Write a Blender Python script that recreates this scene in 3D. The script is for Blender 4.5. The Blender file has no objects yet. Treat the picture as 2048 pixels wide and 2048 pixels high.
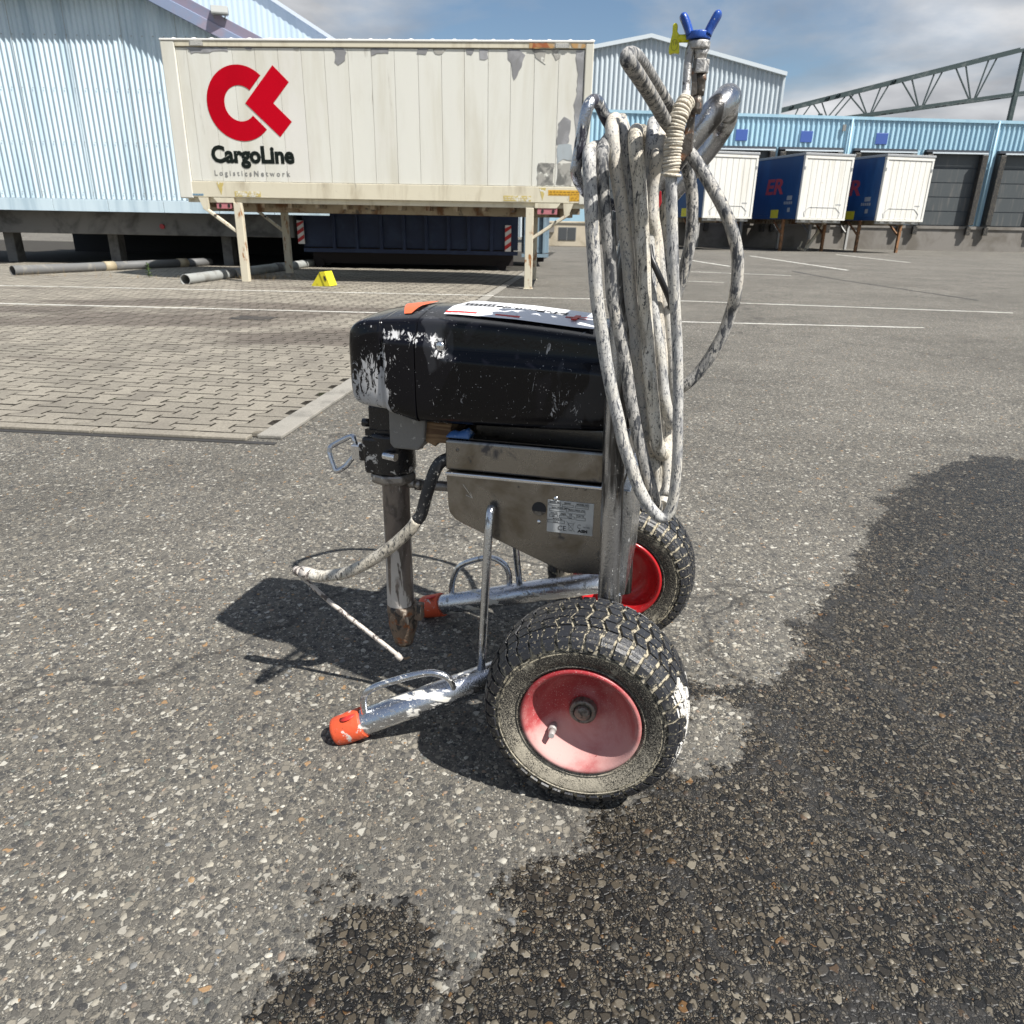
import bpy, bmesh, math, random
import numpy as np
from mathutils import Vector, Matrix
R = math.radians
random.seed(7)
rng = np.random.default_rng(11)
S = bpy.context.scene
C = S.collection

# ------------------------------------------------------------------ camera, sky, sun, exposure
cd = bpy.data.cameras.new('camera'); cam = bpy.data.objects.new('camera', cd); C.objects.link(cam)
cd.sensor_width = 36; cd.lens = 26.01; cd.clip_start = .05; cd.clip_end = 3000
cam.matrix_world = Matrix.Translation((0, 0, 1.0)) @ Matrix.Rotation(R(90 - 21.34), 4, 'X') @ Matrix.Rotation(R(1.07), 4, 'Z')
cd.dof.use_dof = True; cd.dof.focus_distance = 1.3; cd.dof.aperture_fstop = 16
S.camera = cam
SUN = Vector((.597, -.422, 1)).normalized()           # towards the sun
sl = bpy.data.lights.new('sun', 'SUN'); so = bpy.data.objects.new('sun', sl); C.objects.link(so)
sl.energy = 5.0; sl.angle = R(.55); sl.color = (1, .965, .905)
so.rotation_euler = SUN.to_track_quat('Z', 'Y').to_euler(); so.location = (6, -4, 12)
S.view_settings.view_transform = 'Standard'; S.view_settings.look = 'None'
S.view_settings.exposure = .68; S.view_settings.gamma = 1; S.view_settings.use_curve_mapping = False
W = bpy.data.worlds.new('World'); S.world = W; W.use_nodes = True
wt = W.node_tree; wt.nodes.clear()
def wn(t): return wt.nodes.new('ShaderNode' + t)
sky = wn('TexSky'); sky.sky_type = 'NISHITA'; sky.sun_disc = False
sky.sun_elevation = R(53.8); sky.sun_rotation = math.atan2(SUN.x, SUN.y); sky.air_density = 1.0; sky.dust_density = .6; sky.ozone_density = 2.0
tc = wn('TexCoord'); sp = wn('SeparateXYZ'); wt.links.new(tc.outputs['Generated'], sp.inputs[0])
ad = wn('Math'); ad.operation = 'ADD'; ad.inputs[1].default_value = .22; wt.links.new(sp.outputs[2], ad.inputs[0])
mx = wn('Math'); mx.operation = 'MAXIMUM'; mx.inputs[1].default_value = .05; wt.links.new(ad.outputs[0], mx.inputs[0])
dv = wn('VectorMath'); dv.operation = 'DIVIDE'; cb = wn('CombineXYZ')
for i in range(3): wt.links.new(mx.outputs[0], cb.inputs[i])
wt.links.new(tc.outputs['Generated'], dv.inputs[0]); wt.links.new(cb.outputs[0], dv.inputs[1])
cn = wn('TexNoise'); cn.inputs['Scale'].default_value = 1.15; cn.inputs['Detail'].default_value = 9; cn.inputs['Roughness'].default_value = .56; cn.inputs['Distortion'].default_value = .35
wt.links.new(dv.outputs[0], cn.inputs['Vector'])
cr = wn('MapRange'); cr.inputs[1].default_value = .40; cr.inputs[2].default_value = .64; wt.links.new(cn.outputs['Fac'], cr.inputs[0])
cn2 = wn('TexNoise'); cn2.inputs['Scale'].default_value = 2.3; cn2.inputs['Detail'].default_value = 6
wt.links.new(dv.outputs[0], cn2.inputs['Vector'])
cc = wn('ValToRGB'); cc.color_ramp.elements[0].position = .35; cc.color_ramp.elements[0].color = (3.3, 3.45, 3.75, 1)
cc.color_ramp.elements[1].position = .68; cc.color_ramp.elements[1].color = (7.6, 7.7, 7.9, 1)
wt.links.new(cn2.outputs['Fac'], cc.inputs[0])
tint = wn('Mix'); tint.data_type = 'RGBA'; tint.blend_type = 'MULTIPLY'; tint.inputs[0].default_value = 1; tint.inputs[7].default_value = (.97, 1.0, 1.0, 1)
wt.links.new(sky.outputs[0], tint.inputs[6])
mi = wn('Mix'); mi.data_type = 'RGBA'; wt.links.new(cr.outputs[0], mi.inputs[0]); wt.links.new(tint.outputs[2], mi.inputs[6]); wt.links.new(cc.outputs[0], mi.inputs[7])
bg = wn('Background'); bg.inputs[1].default_value = .066; wt.links.new(mi.outputs[2], bg.inputs[0])
wo = wn('OutputWorld'); wt.links.new(bg.outputs[0], wo.inputs[0])

# ------------------------------------------------------------------ node helpers and materials
class NT:
    def __init__(s, name):
        s.m = bpy.data.materials.new(name); s.m.use_nodes = True; s.t = s.m.node_tree
        s.b = s.t.nodes['Principled BSDF']; s.out = s.t.nodes['Material Output']
    def n(s, t, ins=None, **kw):
        x = s.t.nodes.new('ShaderNode' + t)
        for k, v in kw.items(): setattr(x, k, v)
        for k, v in (ins or {}).items(): s.set(x.inputs[k], v)
        return x
    def set(s, sock, v):
        if hasattr(v, 'is_linked') or isinstance(v, bpy.types.NodeSocket): s.t.links.new(v, sock)
        elif isinstance(v, tuple) and len(v) == 3 and sock.type == 'RGBA': sock.default_value = (*v, 1)
        else: sock.default_value = v
    def math(s, op, a, b=0, c=None):
        x = s.n('Math', {0: a, 1: b}, operation=op)
        if c is not None: s.set(x.inputs[2], c)
        return x.outputs[0]
    def mix(s, f, a, b, bt='MIX'):
        x = s.n('Mix', {0: f, 6: a, 7: b}, data_type='RGBA', blend_type=bt); return x.outputs[2]
    def mixf(s, f, a, b):
        x = s.n('Mix', {0: f, 2: a, 3: b}, data_type='FLOAT'); return x.outputs[0]
    def rng(s, v, a, b, c=0., d=1.):
        return s.n('MapRange', {0: v, 1: a, 2: b, 3: c, 4: d}, interpolation_type='SMOOTHSTEP').outputs[0]
    def vec(s, scale=(1, 1, 1), world=False, rnd=True):
        if world: v = s.n('NewGeometry').outputs['Position']
        else:
            v = s.n('TexCoord').outputs['Object']
            if rnd:
                o = s.n('ObjectInfo').outputs['Random']
                v = s.n('VectorMath', {0: v, 1: s.n('VectorMath', {0: (13.1, 7.7, 5.3), 3: o}, operation='SCALE').outputs[0]}, operation='ADD').outputs[0]
        return s.n('VectorMath', {0: v, 1: tuple(scale)}, operation='MULTIPLY').outputs[0]
    def noise(s, v, scale, detail=4, rough=.55, dist=0.):
        return s.n('TexNoise', {'Vector': v, 'Scale': scale, 'Detail': detail, 'Roughness': rough, 'Distortion': dist}).outputs['Fac']
    def voro(s, v, scale, feature='F1'):
        return s.n('TexVoronoi', {'Vector': v, 'Scale': scale}, feature=feature)
    def bump(s, h, strength, dist=.01):
        s.set(s.b.inputs['Normal'], s.n('Bump', {'Height': h, 'Strength': strength, 'Distance': dist}).outputs[0])
    def put(s, col=None, rough=None, metal=None):
        if col is not None: s.set(s.b.inputs['Base Color'], col)
        if rough is not None: s.set(s.b.inputs['Roughness'], rough)
        if metal is not None: s.set(s.b.inputs['Metallic'], metal)
        return s.m

def layered(name, base, rough=.5, metal=0., layers=(), bump=None, var=0., world=False, rnd=True, spec=None, coat=0):
    """base coat plus worn / splashed layers: (colour, scale, threshold, softness, stretch, rough, metal, zgrad)"""
    k = NT(name); col = base; rr = rough; me = metal
    if var:
        nz = k.noise(k.vec(world=world, rnd=rnd), var[1], 5)
        f = k.rng(nz, .3, .7); col = k.mix(f, tuple(c * (1 - var[0]) for c in base), tuple(min(1, c * (1 + var[0])) for c in base))
    for L in layers:
        c, sc, th, so_, st, r2, m2 = L[:7]
        nz = k.noise(k.vec(st, world, rnd), sc, 6, .62, .4)
        if len(L) > 7 and L[7]:                           # where the thing itself is dirtier: axis, from, to, amount
            ax, a, b, amt = L[7]
            p = k.n('SeparateXYZ', {0: k.n('TexCoord').outputs['Object']}).outputs[ax]
            nz = k.math('ADD', nz, k.math('MULTIPLY', k.rng(p, a, b) if a < b else k.math('SUBTRACT', 1., k.rng(p, b, a)), amt))
        f = k.rng(nz, th - so_, th + so_)
        col = k.mix(f, col, c); rr = k.mixf(f, rr, r2); me = k.mixf(f, me, m2)
    k.put(col, rr, me)
    if spec is not None: k.b.inputs['Specular IOR Level'].default_value = spec
    if coat: k.b.inputs['Coat Weight'].default_value = coat; k.b.inputs['Coat Roughness'].default_value = .08
    if bump:
        k.bump(k.noise(k.vec(bump[2] if len(bump) > 2 else (1, 1, 1), world, rnd), bump[0], 5), bump[1])
    return k.m
ONE = (1, 1, 1)
PAINT = (.62, .60, .55)
M = {}
M['chrome'] = layered('chrome tube', (.62, .64, .67), .2, 1., [((.25, .25, .25), 90, .60, .05, (1, 1, .35), .45, .8), ((.55, .55, .54), 130, .665, .02, (1, 1, .5), .6, 0), ((.12, .12, .12), 160, .68, .03, ONE, .6, .2)], bump=(260, .12))
M['chrome_painted'] = layered('chrome tube with splashed paint', (.60, .62, .66), .22, 1., [((.26, .27, .28), 70, .62, .05, ONE, .45, .8), (PAINT, 26, .585, .02, (.5, 1, 1.4), .7, 0), (PAINT, 190, .64, .02, ONE, .7, 0)], bump=(260, .12))
M['chrome_dark'] = layered('scuffed chrome bracket', (.5, .52, .56), .2, 1., [((.025, .025, .04), 55, .53, .03, (1, 1, .25), .6, 0), (PAINT, 150, .64, .03, (1, 1, .5), .7, 0)], bump=(300, .2))
M['steel'] = layered('brushed sheet steel', (.29, .275, .255), .27, 1., [((.19, .165, .13), 9, .56, .10, ONE, .36, .9), ((.09, .09, .10), 22, .64, .06, ONE, .4, .9), ((.55, .55, .54), 210, .725, .02, ONE, .7, 0), ((.55, .55, .54), 26, .735, .02, ONE, .7, 0)], bump=(40, .03, (1, 1, 30)))
M['steel_bright'] = layered('bright steel', (.72, .73, .75), .2, 1., [(PAINT, 80, .66, .03, ONE, .7, 0)])
M['steel_dull'] = layered('dull steel', (.33, .31, .29), .42, .85, [((.17, .15, .13), 40, .55, .06, ONE, .6, .3), (PAINT, 70, .62, .02, (1, 1, .4), .7, 0)], bump=(200, .2))
M['pump_tube'] = layered('paint smeared pump tube', (.20, .175, .16), .38, .7, [((.10, .085, .075), 30, .55, .07, (1, 1, .4), .5, .4), ((.52, .49, .45), 60, .62, .025, (1, 1, .12), .75, 0, (2, .42, .22, .17)), ((.60, .58, .54), 130, .68, .02, ONE, .75, 0)], bump=(150, .2))
M['pump_foot'] = layered('rusty paint caked suction foot', (.20, .15, .11), .6, .3, [((.03, .028, .026), 45, .54, .04, (1, 1, .6), .4, 0), ((.42, .36, .29), 70, .58, .04, (1, 1, .3), .8, 0), ((.24, .09, .035), 40, .6, .05, ONE, .8, 0)], bump=(90, .5))
M['black_iron'] = layered('black enamel casting', (.014, .014, .016), .22, 0, [((.55, .53, .50), 48, .62, .018, (1, 1, .8), .6, 0), ((.5, .48, .45), 300, .70, .02, ONE, .6, 0)], bump=(120, .15))
M['wet_black'] = layered('wet black sheet', (.006, .006, .007), .12, 0, [((.4, .4, .4), 90, .70, .015, ONE, .6, 0)])
M['grey_casting'] = layered('grey cast bracket', (.19, .185, .175), .6, .1, [((.42, .41, .38), 60, .66, .05, ONE, .8, 0)], bump=(160, .2))
M['wood'] = layered('stained wood block', (.24, .15, .075), .7, 0, [((.11, .06, .03), 30, .52, .08, (.2, 1, 3), .8, 0)], bump=(90, .2))
M['orange'] = layered('orange rubber', (.60, .085, .03), .5, 0, [((.55, .52, .48), 38, .615, .03, ONE, .75, 0), ((.30, .05, .02), 60, .62, .06, ONE, .7, 0)], bump=(140, .15))
M['orange_flat'] = layered('orange sticker', (.78, .13, .04), .4)
M['blue_plastic'] = layered('blue plastic', (.016, .07, .33), .32, 0, [((.50, .52, .55), 130, .635, .03, ONE, .7, 0)], bump=(180, .1))
M['blue_rag'] = layered('dried blue paint skin', (.05, .13, .33), .25, 0, [((.35, .42, .55), 90, .62, .05, ONE, .4, 0)], bump=(90, .4))
M['yellow_plastic'] = layered('yellow plastic', (.62, .60, .015), .35, 0, [((.30, .28, .02), 200, .68, .05, ONE, .6, 0)])
M['yellow_mark'] = layered('yellow plastic mark', (.33, .31, .02), .5)
M['gun_metal'] = layered('paint coated gun metal', (.36, .35, .34), .4, .75, [((.50, .485, .46), 60, .53, .05, ONE, .6, .1), ((.07, .06, .055), 75, .62, .03, ONE, .5, .3)], bump=(180, .25))
M['gun_dark'] = layered('grimy gun metal', (.13, .115, .10), .4, .6, [((.24, .11, .05), 50, .60, .05, ONE, .6, .1), ((.50, .48, .45), 120, .64, .03, ONE, .6, 0)], bump=(180, .25))
def hose_mat(name, light, dark, th, cream=None):
    L = [(tuple(.5 * (p + q) for p, q in zip(light, dark)), 95, th - .045, .06, (1, 1, .3), .55, 0), (dark, 150, th + .005, .03, (1, 1, .30), .5, 0), (dark, 420, .595, .03, (1, 1, .5), .5, 0), (dark, 110, th + .065, .02, (1, 1, .14), .5, 0)]
    if cream: L.insert(0, (cream, 12, .52, .12, ONE, .75, 0))
    return layered(name, light, .62, 0, L, bump=(380, .2, (1, 1, .5)), rnd=True)
M['hose_light'] = hose_mat('hose caked in pale paint', (.50, .48, .44), (.10, .105, .115), .64, (.55, .50, .42))
M['hose_mid'] = hose_mat('hose with scuffed paint', (.46, .455, .44), (.075, .08, .095), .59, (.50, .475, .42))
M['hose_dark'] = hose_mat('hose with worn paint', (.38, .37, .35), (.045, .048, .055), .545, (.45, .415, .355))
M['hose_cream'] = hose_mat('hose with cream paint', (.54, .49, .40), (.06, .06, .06), .60, (.55, .53, .48))
M['hose_black'] = layered('bare black hose', (.022, .023, .026), .45, 0, [((.40, .38, .34), 130, .62, .03, ONE, .7, 0)], bump=(200, .15))
M['cable'] = layered('black cable', (.012, .012, .014), .4)
M['cord'] = layered('paint soaked cord', (.58, .53, .44), .85, 0, [((.42, .37, .29), 50, .55, .08, ONE, .9, 0)], bump=(320, .35))
M['rod'] = layered('thin rod with flaking paint', (.50, .46, .42), .65, .1, [((.10, .085, .08), 75, .55, .03, (1, 1, .6), .6, .2), ((.28, .14, .07), 60, .68, .03, ONE, .8, 0)], bump=(150, .2))
M['rubber'] = layered('black tyre rubber', (.020, .020, .022), .5, 0, [((.30, .27, .20), 240, .645, .035, ONE, .9, 0), ((.16, .14, .105), 26, .57, .07, ONE, .85, 0)], bump=(260, .2))
M['tread_dust'] = layered('tyre groove packed with dust', (.40, .355, .26), .95, 0, [((.05, .047, .04), 110, .51, .05, ONE, .8, 0)], bump=(300, .4))
M['lug'] = layered('tread lug rubber', (.021, .022, .026), .42, 0, [((.30, .265, .19), 170, .62, .03, ONE, .9, 0), ((.10, .095, .08), 60, .66, .06, ONE, .7, 0)], bump=(280, .15))
M['lug_painted'] = layered('tread lug with dried paint', (.66, .64, .60), .8, 0, [((.03, .03, .03), 120, .56, .03, ONE, .5, 0)], bump=(200, .3))
M['sidewall'] = layered('dusty tyre sidewall', (.022, .021, .02), .55, 0, [((.30, .275, .21), 620, .60, .06, ONE, .95, 0), ((.40, .365, .285), 30, .63, .09, ONE, .95, 0, (2, .04, -.17, .17)), ((.40, .36, .285), 520, .60, .06, ONE, .95, 0, (2, .10, -.15, .12)), ((.02, .02, .02), 40, .66, .04, ONE, .5, 0)], bump=(260, .2))
M['rim'] = layered('dusty red wheel rim', (.32, .028, .034), .36, 0, [((.36, .045, .05), 22, .58, .12, ONE, .6, 0), ((.52, .29, .27), 11, .68, .20, ONE, .85, 0, (2, .03, -.09, .32)), ((.50, .30, .28), 420, .625, .03, ONE, .85, 0), ((.20, .012, .014), 55, .70, .03, (1, 1, .4), .5, 0)], bump=(300, .06))
M['rim_clean'] = layered('red wheel rim', (.42, .014, .018), .28, 0, [((.45, .2, .18), 120, .66, .04, ONE, .7, 0)], coat=.3)
M['hub'] = layered('greasy hub steel', (.23, .21, .185), .5, .7, [((.10, .085, .07), 70, .55, .05, ONE, .6, .3)], bump=(150, .3))
M['valve'] = layered('grey valve rubber', (.34, .32, .31), .5)
M['chrome_frame'] = layered('scuffed chrome upright', (.50, .51, .53), .22, 1., [((.075, .072, .07), 26, .52, .07, (1, 1, .12), .35, .85), ((.20, .165, .13), 40, .62, .05, (1, 1, .2), .5, .6), ((.58, .57, .54), 190, .665, .02, (1, 1, .7), .7, 0)], bump=(260, .12))
M['plate'] = layered('aluminium rating plate', (.50, .52, .53), .42, .35, [((.36, .37, .37), 30, .6, .08, ONE, .5, .3)])
M['print'] = layered('black print', (.02, .021, .024), .6)
M['sticker'] = layered('white sticker', (.78, .79, .82), .4, 0, [((.5, .52, .56), 40, .66, .03, ONE, .5, 0)])
M['red_print'] = layered('red print', (.55, .03, .025), .5)
M['red_tag'] = layered('red plastic tag', (.36, .012, .02), .3, coat=.3)
# motor cover: glossy black with paint smeared over the front cap
k = NT('glossy black cover with paint smears')
oc = k.n('TexCoord').outputs['Object']; sx = k.n('SeparateXYZ', {0: oc})
nA = k.noise(k.vec((1, .6, .40), rnd=False), 85, 8, .74, 1.6); nB = k.noise(k.vec((.75, .75, .75), rnd=False), 17, 5, .6, .6)
frontness = k.math('SUBTRACT', 1., k.rng(sx.outputs[0], -.435, -.385)); low = k.math('SUBTRACT', 1., k.rng(sx.outputs[2], .655, .84))
lowband = k.math('MULTIPLY', k.math('SUBTRACT', 1., k.rng(sx.outputs[0], -.40, -.34)), k.math('SUBTRACT', 1., k.rng(sx.outputs[2], .655, .672)))
w = k.math('ADD', k.math('MULTIPLY', frontness, k.math('MULTIPLY_ADD', low, .20, -.022)), k.math('MULTIPLY', lowband, .12))
ledge_ = k.math('MULTIPLY', k.math('MULTIPLY', k.rng(sx.outputs[2], .797, .803), k.math('SUBTRACT', 1., k.rng(sx.outputs[2], .812, .820))), k.math('MULTIPLY', k.rng(sx.outputs[0], -.425, -.415), k.math('SUBTRACT', 1., k.rng(sx.outputs[0], -.312, -.300))))
w = k.math('ADD', w, k.math('MULTIPLY', ledge_, .085))
def band(ax, a, b, c, d): return k.math('MULTIPLY', k.rng(sx.outputs[ax], a, b), k.math('SUBTRACT', 1., k.rng(sx.outputs[ax], c, d)))
w = k.math('ADD', w, k.math('MULTIPLY', k.math('MULTIPLY', band(0, -.331, -.322, -.304, -.296), band(2, .768, .776, .802, .812)), .085))
w = k.math('ADD', w, k.math('MULTIPLY', k.math('MULTIPLY', band(0, -.432, -.424, -.414, -.408), band(2, .64, .66, .79, .805)), .055))
f = k.rng(k.math('ADD', k.math('MULTIPLY_ADD', nA, .62, k.math('MULTIPLY', nB, .38)), w), .598, .618)
spk = k.rng(k.noise(k.vec((1, 1, 1), rnd=False), 310, 3, .5), .715, .735)
scr = k.rng(k.noise(k.vec((.35, 1, 1.6), rnd=False), 55, 6, .7, .8), .70, .715)
film = k.math('MULTIPLY', k.rng(k.noise(k.vec((1, 1, .35), rnd=False), 16, 3, .5), .58, .62), .05)
f2 = k.math('MAXIMUM', f, k.math('MAXIMUM', spk, scr))
colr = k.mix(film, (.0035, .0035, .0055), (.4, .42, .47)); colr = k.mix(f2, colr, (.47, .47, .475))
k.put(colr, k.mixf(f2, k.mixf(film, .15, .6), .7), 0.); k.b.inputs['Specular IOR Level'].default_value = .30
k.bump(k.math('MULTIPLY_ADD', f, .6, k.math('MULTIPLY', k.noise(k.vec(), 120, 3), .25)), .25, .004); M['cover'] = k.m
# background materials
CW = (.665, .66, .60)
M['cont_paint'] = layered('aged off-white container paint', CW, .5, 0, [((.56, .54, .46), 1.1, .56, .16, (2.2, 1, .28), .6, 0), ((.40, .38, .33), 2.2, .70, .06, (3, 1, .22), .6, 0), ((.66, .645, .60), 1.0, .60, .1, (1, 1, .4), .5, 0), ((.26, .24, .20), 14, .75, .03, ONE, .7, 0)], bump=(3, .05))
M['cont_rail'] = layered('grimy container rail paint', (.62, .575, .45), .55, 0, [((.42, .37, .27), 1.7, .60, .12, (2.2, 1, .4), .7, 0), ((.30, .28, .23), 7, .70, .06, (1, 1, .35), .7, 0), ((.28, .10, .03), 2.5, .76, .03, (1, 1, .4), .8, 0)], bump=(5, .08))
M['cont_top'] = layered('white container roof paint', (.74, .73, .69), .5, 0, [((.45, .43, .38), 5, .68, .05, ONE, .7, 0)])
M['cont_under'] = layered('rusty cream underframe', (.34, .29, .21), .7, 0, [((.13, .065, .03), 3, .55, .09, (1, 1, .6), .85, 0), ((.08, .07, .06), 7, .62, .06, ONE, .8, 0)])
M['leg_paint'] = layered('chipped cream leg paint', (.60, .55, .43), .6, 0, [((.30, .13, .04), 13, .60, .05, (1, 1, .35), .85, 0), ((.12, .08, .05), 26, .69, .03, ONE, .8, 0)], bump=(20, .1))
M['leg_rust'] = layered('rusty leg steel', (.26, .13, .06), .85, 0, [((.10, .06, .035), 6, .55, .08, ONE, .9, 0), ((.42, .36, .27), 9, .66, .04, ONE, .7, 0)])
M['leg_grey'] = layered('galvanised leg', (.42, .42, .41), .5, .3, [((.25, .16, .09), 8, .68, .05, ONE, .8, 0)])
M['peel'] = layered('bare grey patch', (.22, .22, .225), .6, 0, [((.33, .33, .34), 3, .55, .1, ONE, .6, 0), ((.21, .21, .21), 8, .64, .05, ONE, .6, 0)])
M['peel_blue'] = layered('blue grey patch', (.36, .40, .42), .6, 0, [((.30, .32, .33), 3, .55, .1, ONE, .6, 0)])
M['peel_dirty'] = layered('dirty grey patch', (.34, .33, .30), .7, 0, [((.14, .14, .13), 6, .55, .08, ONE, .8, 0), (CW, 7, .6, .03, ONE, .6, 0)])
M['rust_patch'] = layered('rust patch', (.30, .09, .03), .85, 0, [((.42, .20, .08), 5, .56, .08, ONE, .85, 0)])
M['tan_patch'] = layered('faded orange patch', (.42, .25, .10), .7, 0, [((.40, .35, .27), 6, .58, .06, ONE, .7, 0)])
M['logo_red'] = layered('red vinyl', (.47, .001, .012), .5, 0, [((.39, .001, .010), 1.2, .6, .15, (1, 1, .3), .5, 0), ((.55, .10, .10), 30, .76, .02, (4, 1, .15), .5, 0)], spec=.08)
M['logo_black'] = layered('black vinyl', (.010, .014, .012), .55, spec=.1)
M['logo_grey'] = layered('grey vinyl', (.22, .22, .21), .6)
M['label_yellow'] = layered('faded yellow label', (.50, .40, .14), .6, 0, [(CW, 14, .56, .04, (1, 1, 1), .6, 0)])
M['label_orange'] = layered('orange yellow label', (.62, .36, .03), .5, 0, [((.45, .22, .02), 16, .6, .05, ONE, .6, 0)])
M['label_brown'] = layered('label print', (.33, .17, .02), .6)
M['pink'] = layered('faded pink gusset', (.42, .15, .17), .6, 0, [((.25, .09, .09), 8, .62, .05, ONE, .7, 0)])
M['dark_hole'] = layered('dark slot', (.02, .015, .015), .8)
LB = (.44, .60, .70)
M['clad_left'] = layered('pale blue sheet cladding', (.57, .69, .76), .42, 0, [((.40, .52, .60), 1.5, .58, .14, (2, 1, .2), .5, 0), ((.3, .36, .4), 7, .73, .04, ONE, .6, 0)], rnd=False)
M['clad_gable'] = layered('pale gable cladding', (.57, .68, .74), .45, 0, [((.48, .60, .66), 1., .58, .14, (2, 1, .2), .5, 0)], rnd=False)
M['clad_right'] = layered('light blue sheet cladding', (.36, .55, .66), .42, 0, [((.28, .45, .57), .9, .58, .12, (2, 1, .2), .5, 0)], rnd=False)
M['clad_hall'] = layered('grey blue hall cladding', (.55, .61, .65), .45, 0, [((.47, .54, .59), .7, .58, .12, (2, 1, .2), .5, 0)], rnd=False)
M['trim_white'] = layered('pale trim', (.60, .66, .70), .5)
M['verge_blue'] = layered('blue grey verge flashing', (.23, .28, .40), .35, 0, [((.30, .26, .33), 1.4, .55, .1, ONE, .5, 0)], rnd=False)
M['verge_purple'] = layered('weathered verge board', (.24, .21, .27), .4, 0, [((.17, .22, .33), 1.1, .55, .08, ONE, .4, 0), ((.34, .24, .26), 1.8, .6, .07, ONE, .5, 0)], rnd=False)
M['soffit'] = layered('dark soffit', (.05, .06, .075), .7)
M['blue_square'] = layered('blue vision panel', (.055, .11, .36), .4)
M['concrete_dark'] = layered('stained concrete', (.19, .185, .175), .85, 0, [((.09, .088, .083), 1.6, .54, .1, ONE, .9, 0)], bump=(8, .2))
M['plinth'] = layered('cream plinth', (.50, .44, .34), .85, 0, [((.33, .28, .20), 1.1, .56, .12, ONE, .9, 0)])
M['plinth_grey'] = layered('grey dock wall', (.22, .205, .185), .85, 0, [((.15, .135, .115), .8, .54, .12, ONE, .9, 0)])
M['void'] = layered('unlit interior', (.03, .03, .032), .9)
M['glass'] = layered('dusty window glass', (.07, .075, .08), .25)
M['win_frame'] = layered('grey window frame', (.22, .22, .21), .6)
M['door_section'] = layered('dark door section', (.07, .08, .085), .5, 0, [((.12, .12, .115), 2, .6, .1, (3, 1, .3), .6, 0)])
M['truss'] = layered('dark green steel truss', (.040, .062, .064), .5, .1, [((.09, .11, .11), 1.5, .62, .08, ONE, .6, 0)])
M['trailer_white'] = layered('white trailer panel', (.72, .71, .67), .45, 0, [((.62, .60, .54), 1.5, .58, .12, (3, 3, .25), .5, 0), ((.5, .46, .38), 5, .72, .05, ONE, .6, 0)])
M['trailer_grey'] = layered('grey trailer trim', (.34, .35, .36), .5, .2)
M['tarp'] = layered('dark blue trailer tarpaulin', (.010, .048, .155), .45, 0, [((.016, .075, .21), 1.2, .56, .12, (1, 1, .4), .5, 0)], bump=(1.5, .15))
M['tarp_red'] = layered('red tarpaulin lettering', (.48, .05, .055), .5)
M['skip_blue'] = layered('dark blue skip paint', (.009, .020, .062), .5, 0, [((.016, .032, .08), 3, .58, .1, ONE, .5, 0), ((.10, .06, .035), 6, .72, .04, ONE, .8, 0)])
M['skip_pale'] = layered('pale blue steel', (.20, .28, .34), .5, 0, [((.12, .16, .2), 3, .56, .1, ONE, .6, 0)])
M['hz_red'] = layered('red reflective', (.50, .02, .02), .4)
M['hz_white'] = layered('white reflective', (.70, .68, .66), .4)
M['chock'] = layered('yellow wheel chock', (.68, .60, .03), .5, 0, [((.45, .36, .03), 9, .62, .06, ONE, .7, 0)])
M['pipe_grey'] = layered('grey plastic pipe', (.30, .31, .30), .55, 0, [((.20, .195, .18), 4, .58, .1, ONE, .7, 0)], bump=(12, .1))
M['pipe_dark'] = layered('dark grey pipe', (.13, .13, .13), .6, 0, [((.2, .19, .17), 5, .6, .08, ONE, .8, 0)])
M['pipe_tan'] = layered('tan pipe collar', (.36, .30, .20), .6)
M['leaf'] = layered('weed leaf', (.07, .12, .025), .6)
M['dry'] = layered('dry grass', (.26, .19, .10), .8)
M['lamp_grey'] = layered('grey lamp housing', (.30, .31, .30), .5)
M['lamp_glass'] = layered('lamp glass', (.25, .25, .24), .2)

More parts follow.
